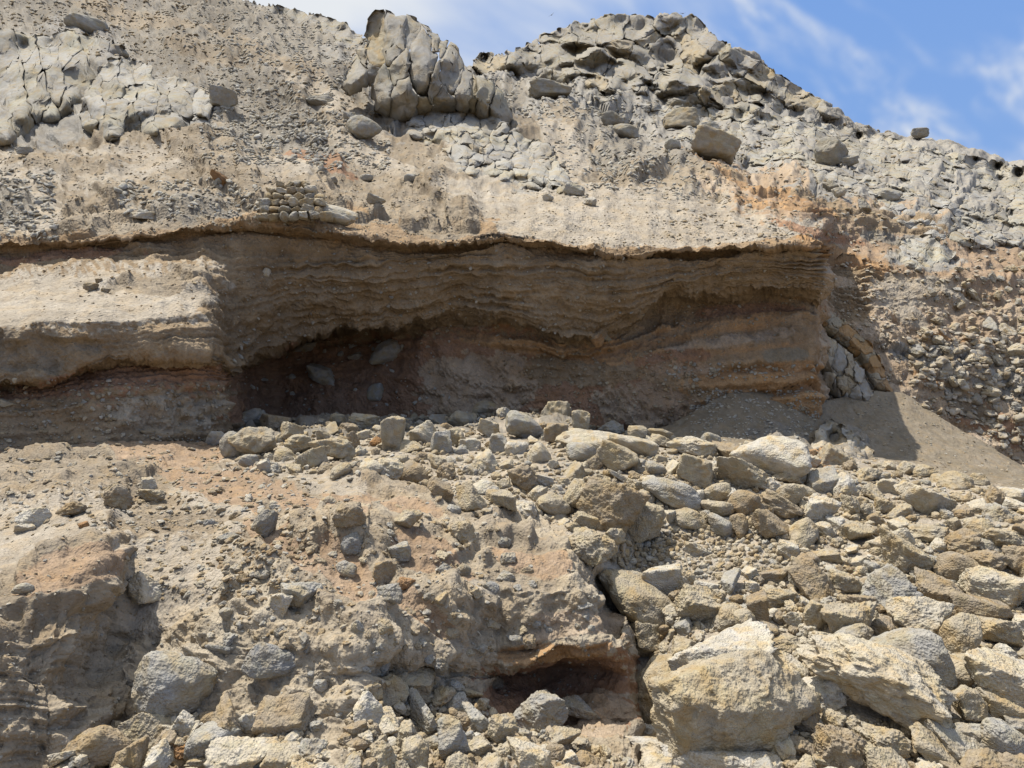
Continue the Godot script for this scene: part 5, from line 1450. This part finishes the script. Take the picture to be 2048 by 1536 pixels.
	var cool := [Color(.48, .47, .445), Color(.43, .42, .395), Color(.53, .52, .495), Color(.37, .355, .33)]
	var both := [Color(.42, .405, .375), Color(.40, .335, .25), Color(.47, .44, .39), Color(.33, .275, .20)]
	var light := [Color(.50, .45, .385), Color(.46, .425, .375), Color(.53, .50, .455), Color(.42, .36, .285)]
	for a in [
		[-20, 870, 1200, 1550, 5200, 2.0, 7.0, both], [-20, 900, 620, 1060, 1800, 3, 13, both], [400, 950, 1000, 1300, 1600, 3, 14, both], [250, 950, 560, 1200, 500, 5, 18, both], [440, 1060, 640, 1200, 500, 4, 15, warm],
		[-20, 340, 110, 480, 1500, 3, 14, cool], [240, 360, 520, 435, 1300, 3, 13, cool], [400, 150, 700, 330, 4500, 2, 9, cool], [480, 230, 660, 330, 1500, 4, 12, cool], [430, 0, 740, 150, 5000, 2, 8, cool], [0, 0, 460, 110, 3500, 2, 8, both], [620, 280, 780, 340, 600, 4, 11, cool],
		[-20, 290, 900, 470, 6000, 2, 6, both], [250, 100, 760, 330, 4000, 2, 6, warm], [800, 380, 1640, 490, 3500, 1.5, 4, both], [1080, 200, 1420, 400, 3500, 2, 9, cool], [1180, 300, 1320, 380, 900, 4, 10, cool], [1330, 250, 1800, 480, 3500, 2, 9, both], [950, 100, 1250, 240, 1800, 3, 11, cool],
		[1660, 480, 2070, 900, 3000, 2, 10, light], [1820, 660, 2070, 780, 800, 5, 18, light], [1850, 740, 2070, 930, 500, 5, 20, light], [1640, 560, 1800, 720, 400, 3, 8, light],
		[2060, 300, 2480, 1100, 3500, 3, 16, light], [-400, 850, -10, 1550, 1800, 3, 14, both], [-400, 0, -10, 480, 2500, 3, 12, cool], [440, 470, 1610, 690, 1500, 2, 7, both],
		[-20, 480, 440, 660, 700, 2, 6, warm], [-20, 760, 460, 900, 1200, 3, 10, both], [470, 680, 900, 850, 300, 3, 12, cool], [1000, 700, 1400, 840, 900, 3, 8, warm],
		[1380, 780, 1640, 900, 3500, 2, 6.5, cool], [1560, 790, 2060, 970, 4500, 1.5, 5, both], [1640, 820, 2060, 970, 300, 3, 6.9, light], [430, 470, 1600, 680, 900, 2, 6, both], [1330, 730, 1640, 760, 250, 3, 8, cool],
	]:
		for i in a[4]:
			var px := rng.randf_range(a[0], a[2])
			var py := rng.randf_range(a[1], a[3])
			# stones gather in drifts
			if n_edge.get_noise_2d((px + py) * .014, (py - .5 * px) * .03) + rng.randf_range(-.25, .25) < -.02: continue
			if px > 1340 and Geometry2D.is_point_in_polygon(Vector2(px, py), sand_zone) and (a[6] > 7 or rng.randf() < .5): continue
			var k := hit(px, py)
			if k < 0: continue
			var q := rng.randf()
			var sp: float = a[5] + (a[6] - a[5]) * q * q * q
			if hb_n[k].y < -.93: continue
			var c: Color = a[7][rng.randi() % 4]
			grit.append([scatter_t(k, sp * 1.3 * hb_d[k] / F, rng.randf_range(.3, .6), .15 if py < 500 else .8), c * rng.randf_range(.85, 1.12)])
	heap("scree_stones", grit, "loose grit and small stones strewn over the bank and hillside", "scree")
	print("grit ", grit.size(), " ", Time.get_ticks_msec() - t_start, " ms")

func build_birds() -> void:
	for a in [[1103, 30, 250.0, 40.0, "dark soaring bird banking steeply near the rounded summit"], [1366, 27, 260.0, 12.0, "dark soaring bird gliding level above the summit rocks"]]:
		var root := Node3D.new()
		root.name = numbered("soaring_bird")
		root.position = ray(a[0], a[1]) * a[2]
		root.rotation_degrees = Vector3(15, 20, a[3])
		root.scale = Vector3.ONE * .95
		add_child(root)
		tag(root, a[4], "bird", "birds soaring above the summit")
		var body := MeshInstance3D.new()
		body.name = "body"
		var cm := CapsuleMesh.new()
		cm.radius = .13
		cm.height = .75
		body.mesh = cm
		body.rotation_degrees.x = 90
		body.material_override = mats["feathers"]
		root.add_child(body)
		for s in [-1.0, 1.0]:
			var st := SurfaceTool.new()
			st.begin(Mesh.PRIMITIVE_TRIANGLES)
			var pts := [Vector3(.08, 0, -.18), Vector3(.6, .14, -.28), Vector3(1.15, .2, -.05), Vector3(1.2, .22, .12), Vector3(.6, .12, .2), Vector3(.08, 0, .25)]
			for side in [.012, -.012]:
				for i in range(1, 5):
					for p in [pts[0], pts[i], pts[i + 1]]: st.add_vertex(Vector3(p.x * s, p.y + side, p.z))
			st.generate_normals()
			var wing := MeshInstance3D.new()
			wing.name = "wing"
			wing.mesh = st.commit()
			wing.material_override = mats["feathers"]
			root.add_child(wing, true)
		var st2 := SurfaceTool.new()
		st2.begin(Mesh.PRIMITIVE_TRIANGLES)
		for side in [.01, -.01]:
			for p in [Vector3(0, side, .25), Vector3(-.18, side, .62), Vector3(.18, side, .62)]: st2.add_vertex(p)
		st2.generate_normals()
		var tail := MeshInstance3D.new()
		tail.name = "tail"
		tail.mesh = st2.commit()
		tail.material_override = mats["feathers"]
		root.add_child(tail)
